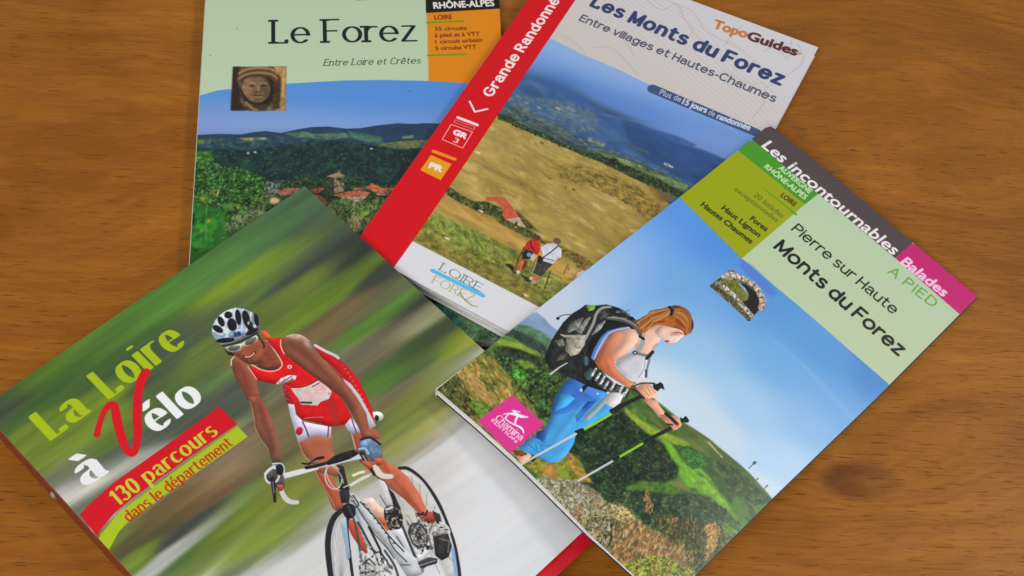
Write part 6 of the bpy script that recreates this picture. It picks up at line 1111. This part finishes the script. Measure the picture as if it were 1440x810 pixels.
# third: the cycling guide, splayed at its spine so that it reaches the table
def velo_low(W):
    S = surface(C, W); z = S[:, 2]; n = np.clip(W[:, 0] / (C.W * .3), 0, 1); n = n * n * (3 - 2 * n)
    return .0030 * n + (z - .0004) * (1 - n)
eC, cC, mC = book(C, 'green cycling guidebook showing a racing cyclist in red and white kit', CQ, .0030, SPINE, RED, CUT, [
    ('headline_ribbon', z2(90, 540, 3.375, 75, 622, 110, 580, 150, 545, 235, 470, 500, 280, 735, 108, 822, 190, 560, 372, 330, 538, 240, 612, 175, 690, 158, 722), .05, 'red ribbon reading 130 parcours'),
    ('lime_ribbon', z2(90, 540, 3.375, 824, 200, 873, 250, 700, 372, 420, 570, 320, 640, 262, 700, 222, 772, 205, 800, 150, 760, 176, 712, 240, 634, 330, 560, 560, 390), .05, 'lime green ribbon reading dans le département'),
    ('cyclist_picture', [(298, 466), (306, 440), (324, 432), (352, 436), (366, 462), (382, 474), (410, 469), (436, 482), (474, 500), (500, 530), (522, 570), (530, 585), (540, 586), (528, 600), (520, 620), (536, 640), (560, 658), (592, 672), (620, 710), (640, 770), (648, 830), (640, 930), (460, 930), (462, 760), (476, 724), (468, 700), (440, 652), (400, 664), (418, 700), (410, 710), (390, 694), (384, 706), (374, 680), (374, 660), (384, 650), (360, 610), (345, 575), (325, 515), (332, 498), (318, 488), (304, 480)], .05, 'cyclist in red and white riding a pale racing bicycle')], GRP,
    back_poly=None, low=velo_low)
# uppermost: the hiker guide
out4 = [(614, 547.5), (668, 594), (724.4, 645), (778, 698), (828.7, 750.5), (892, 810), (936.7, 849.4), (976.9, 809.4), (1087.5, 699.5), (1231.9, 560), (1374.4, 416.7), (1276.7, 335.6), (1160, 236.7), (1090, 181.5), (1083, 177.6), (1076, 180), (956.7, 276.7), (835, 372), (714.8, 467)]
def outset(b, px, r, bt=0.0):
    return inset(mmpoly(b, px), 0, -r, -bt, 0)
eD, cD, mD = book(D, 'sky blue hiking guidebook showing a woman walker with rucksack and poles', out4, .0044, WHITE, DARK, WHITE, [
    ('series_band', [(1040, 180), (1060, 198.3), (1158, 279), (1258.9, 363.3), (1284, 341), (1180, 230), (1080, 150)], .05, 'dark grey band reading Les incontournables'),
    ('walks_tab', [(1258.9, 363.3), (1282, 342.5), (1400, 400), (1400, 470), (1348.9, 441.8)], .05, 'magenta tab reading Balades'),
    ('region_band', [(1060.5, 198), (1151, 272.5), (1131.8, 287.7), (1039.5, 213.2), (1030, 200)], .05, 'green band reading Auvergne Rhône-Alpes'),
    ('contents_panel', [(1040, 212.8), (1131.9, 287.5), (1043, 363.7), (955.8, 277.4), (945, 286), (1020, 220)], .05, 'yellow green panel listing the walks'),
    ('title_panel', [(1043, 363.7), (1128, 434.6), (1213.3, 508.9), (1262, 551), (1420, 470), (1348.9, 441.8), (1258.9, 363.3), (1151, 272.5)], .05, 'pale green title area reading Monts du Forez'),
    ('publisher_badge', [(720, 555.6), (766, 596.8), (717.8, 637), (672, 592)], .05, 'magenta square badge reading Chamina'),
    ('arch_picture', z2(980, 340, 6.75, 120, 420, 320, 256, 700, 560, 485, 750), .05, 'small tilted picture of a stone arch'),
    ('hiker_picture', z2(720, 410, 4.5, 208, 410, 250, 310, 325, 195, 465, 84, 600, 82, 740, 150, 800, 190, 890, 135, 1040, 88, 1125, 140, 1146, 195, 1120, 268, 1066, 300, 1000, 328, 925, 330, 890, 385, 850, 500, 870, 575, 960, 590, 1000, 700, 1070, 770, 1130, 800, 1120, 850, 1050, 880, 980, 840, 880, 690, 800, 640, 740, 700, 640, 760, 540, 810, 440, 900, 340, 1080, 250, 1090, 190, 1060, 110, 1020, 60, 1100, 0, 1030, 120, 900, 200, 800, 260, 690, 330, 580, 330, 530, 250, 495, 215, 450), .05, 'woman walker with rucksack, blue trousers and two poles')], GRP, back_poly=outset(D, out4, .25), low=lambda W: .0044 - .0029 * np.clip((W[:, 0] / D.W - .55) / .42, 0, 1))
# red under-cover of the cycling guide, standing out below its lower edge
rb = [(-.2, -4.6), (C.W - .4, -4.6), (C.W - .4, 14), (-.2, 14)]
o = part(C, 'inner_cover_flap', rb, .0033, eC, [RED, RED], .0036); o['label'] = 'red flap showing below the lower edge'
# steel rivet on the spine of the cycling guide
em, ev = ap(C.M, 73.5, 686.5); ev = float(ev)
Pn = surface(C, np.array([[-.3, ev]]))[0]; Pq = surface(C, np.array([[12.0, ev]]))[0]; d = Pn - Pq; d[2] = 0; d /= np.linalg.norm(d)
c0 = Pn + d * .0002 + np.array([0, 0, -.0052]); zt = np.cross(d, [0, 0, 1.0]); vs, fs = [], []
nr, ns = 6, 18
for i in range(nr):
    a = i / (nr - 1) * math.pi / 2; rr = .0016 * math.cos(a) if i else .0021; hh = .0012 * math.sin(a) + (.0002 if i else 0)
    for k in range(ns):
        q = 2 * math.pi * k / ns; vs.append(c0 + d * hh + zt * rr * math.cos(q) + np.array([0, 0, 1.0]) * rr * math.sin(q))
for i in range(nr - 1):
    for k in range(ns): fs.append((i * ns + k, i * ns + (k + 1) % ns, (i + 1) * ns + (k + 1) % ns, (i + 1) * ns + k))
fs.append(tuple(range((nr - 1) * ns, nr * ns))); rv = link('rivet', vs, fs, [STEEL], eC, smooth=True); rv['label'] = 'small round steel rivet on the spine'
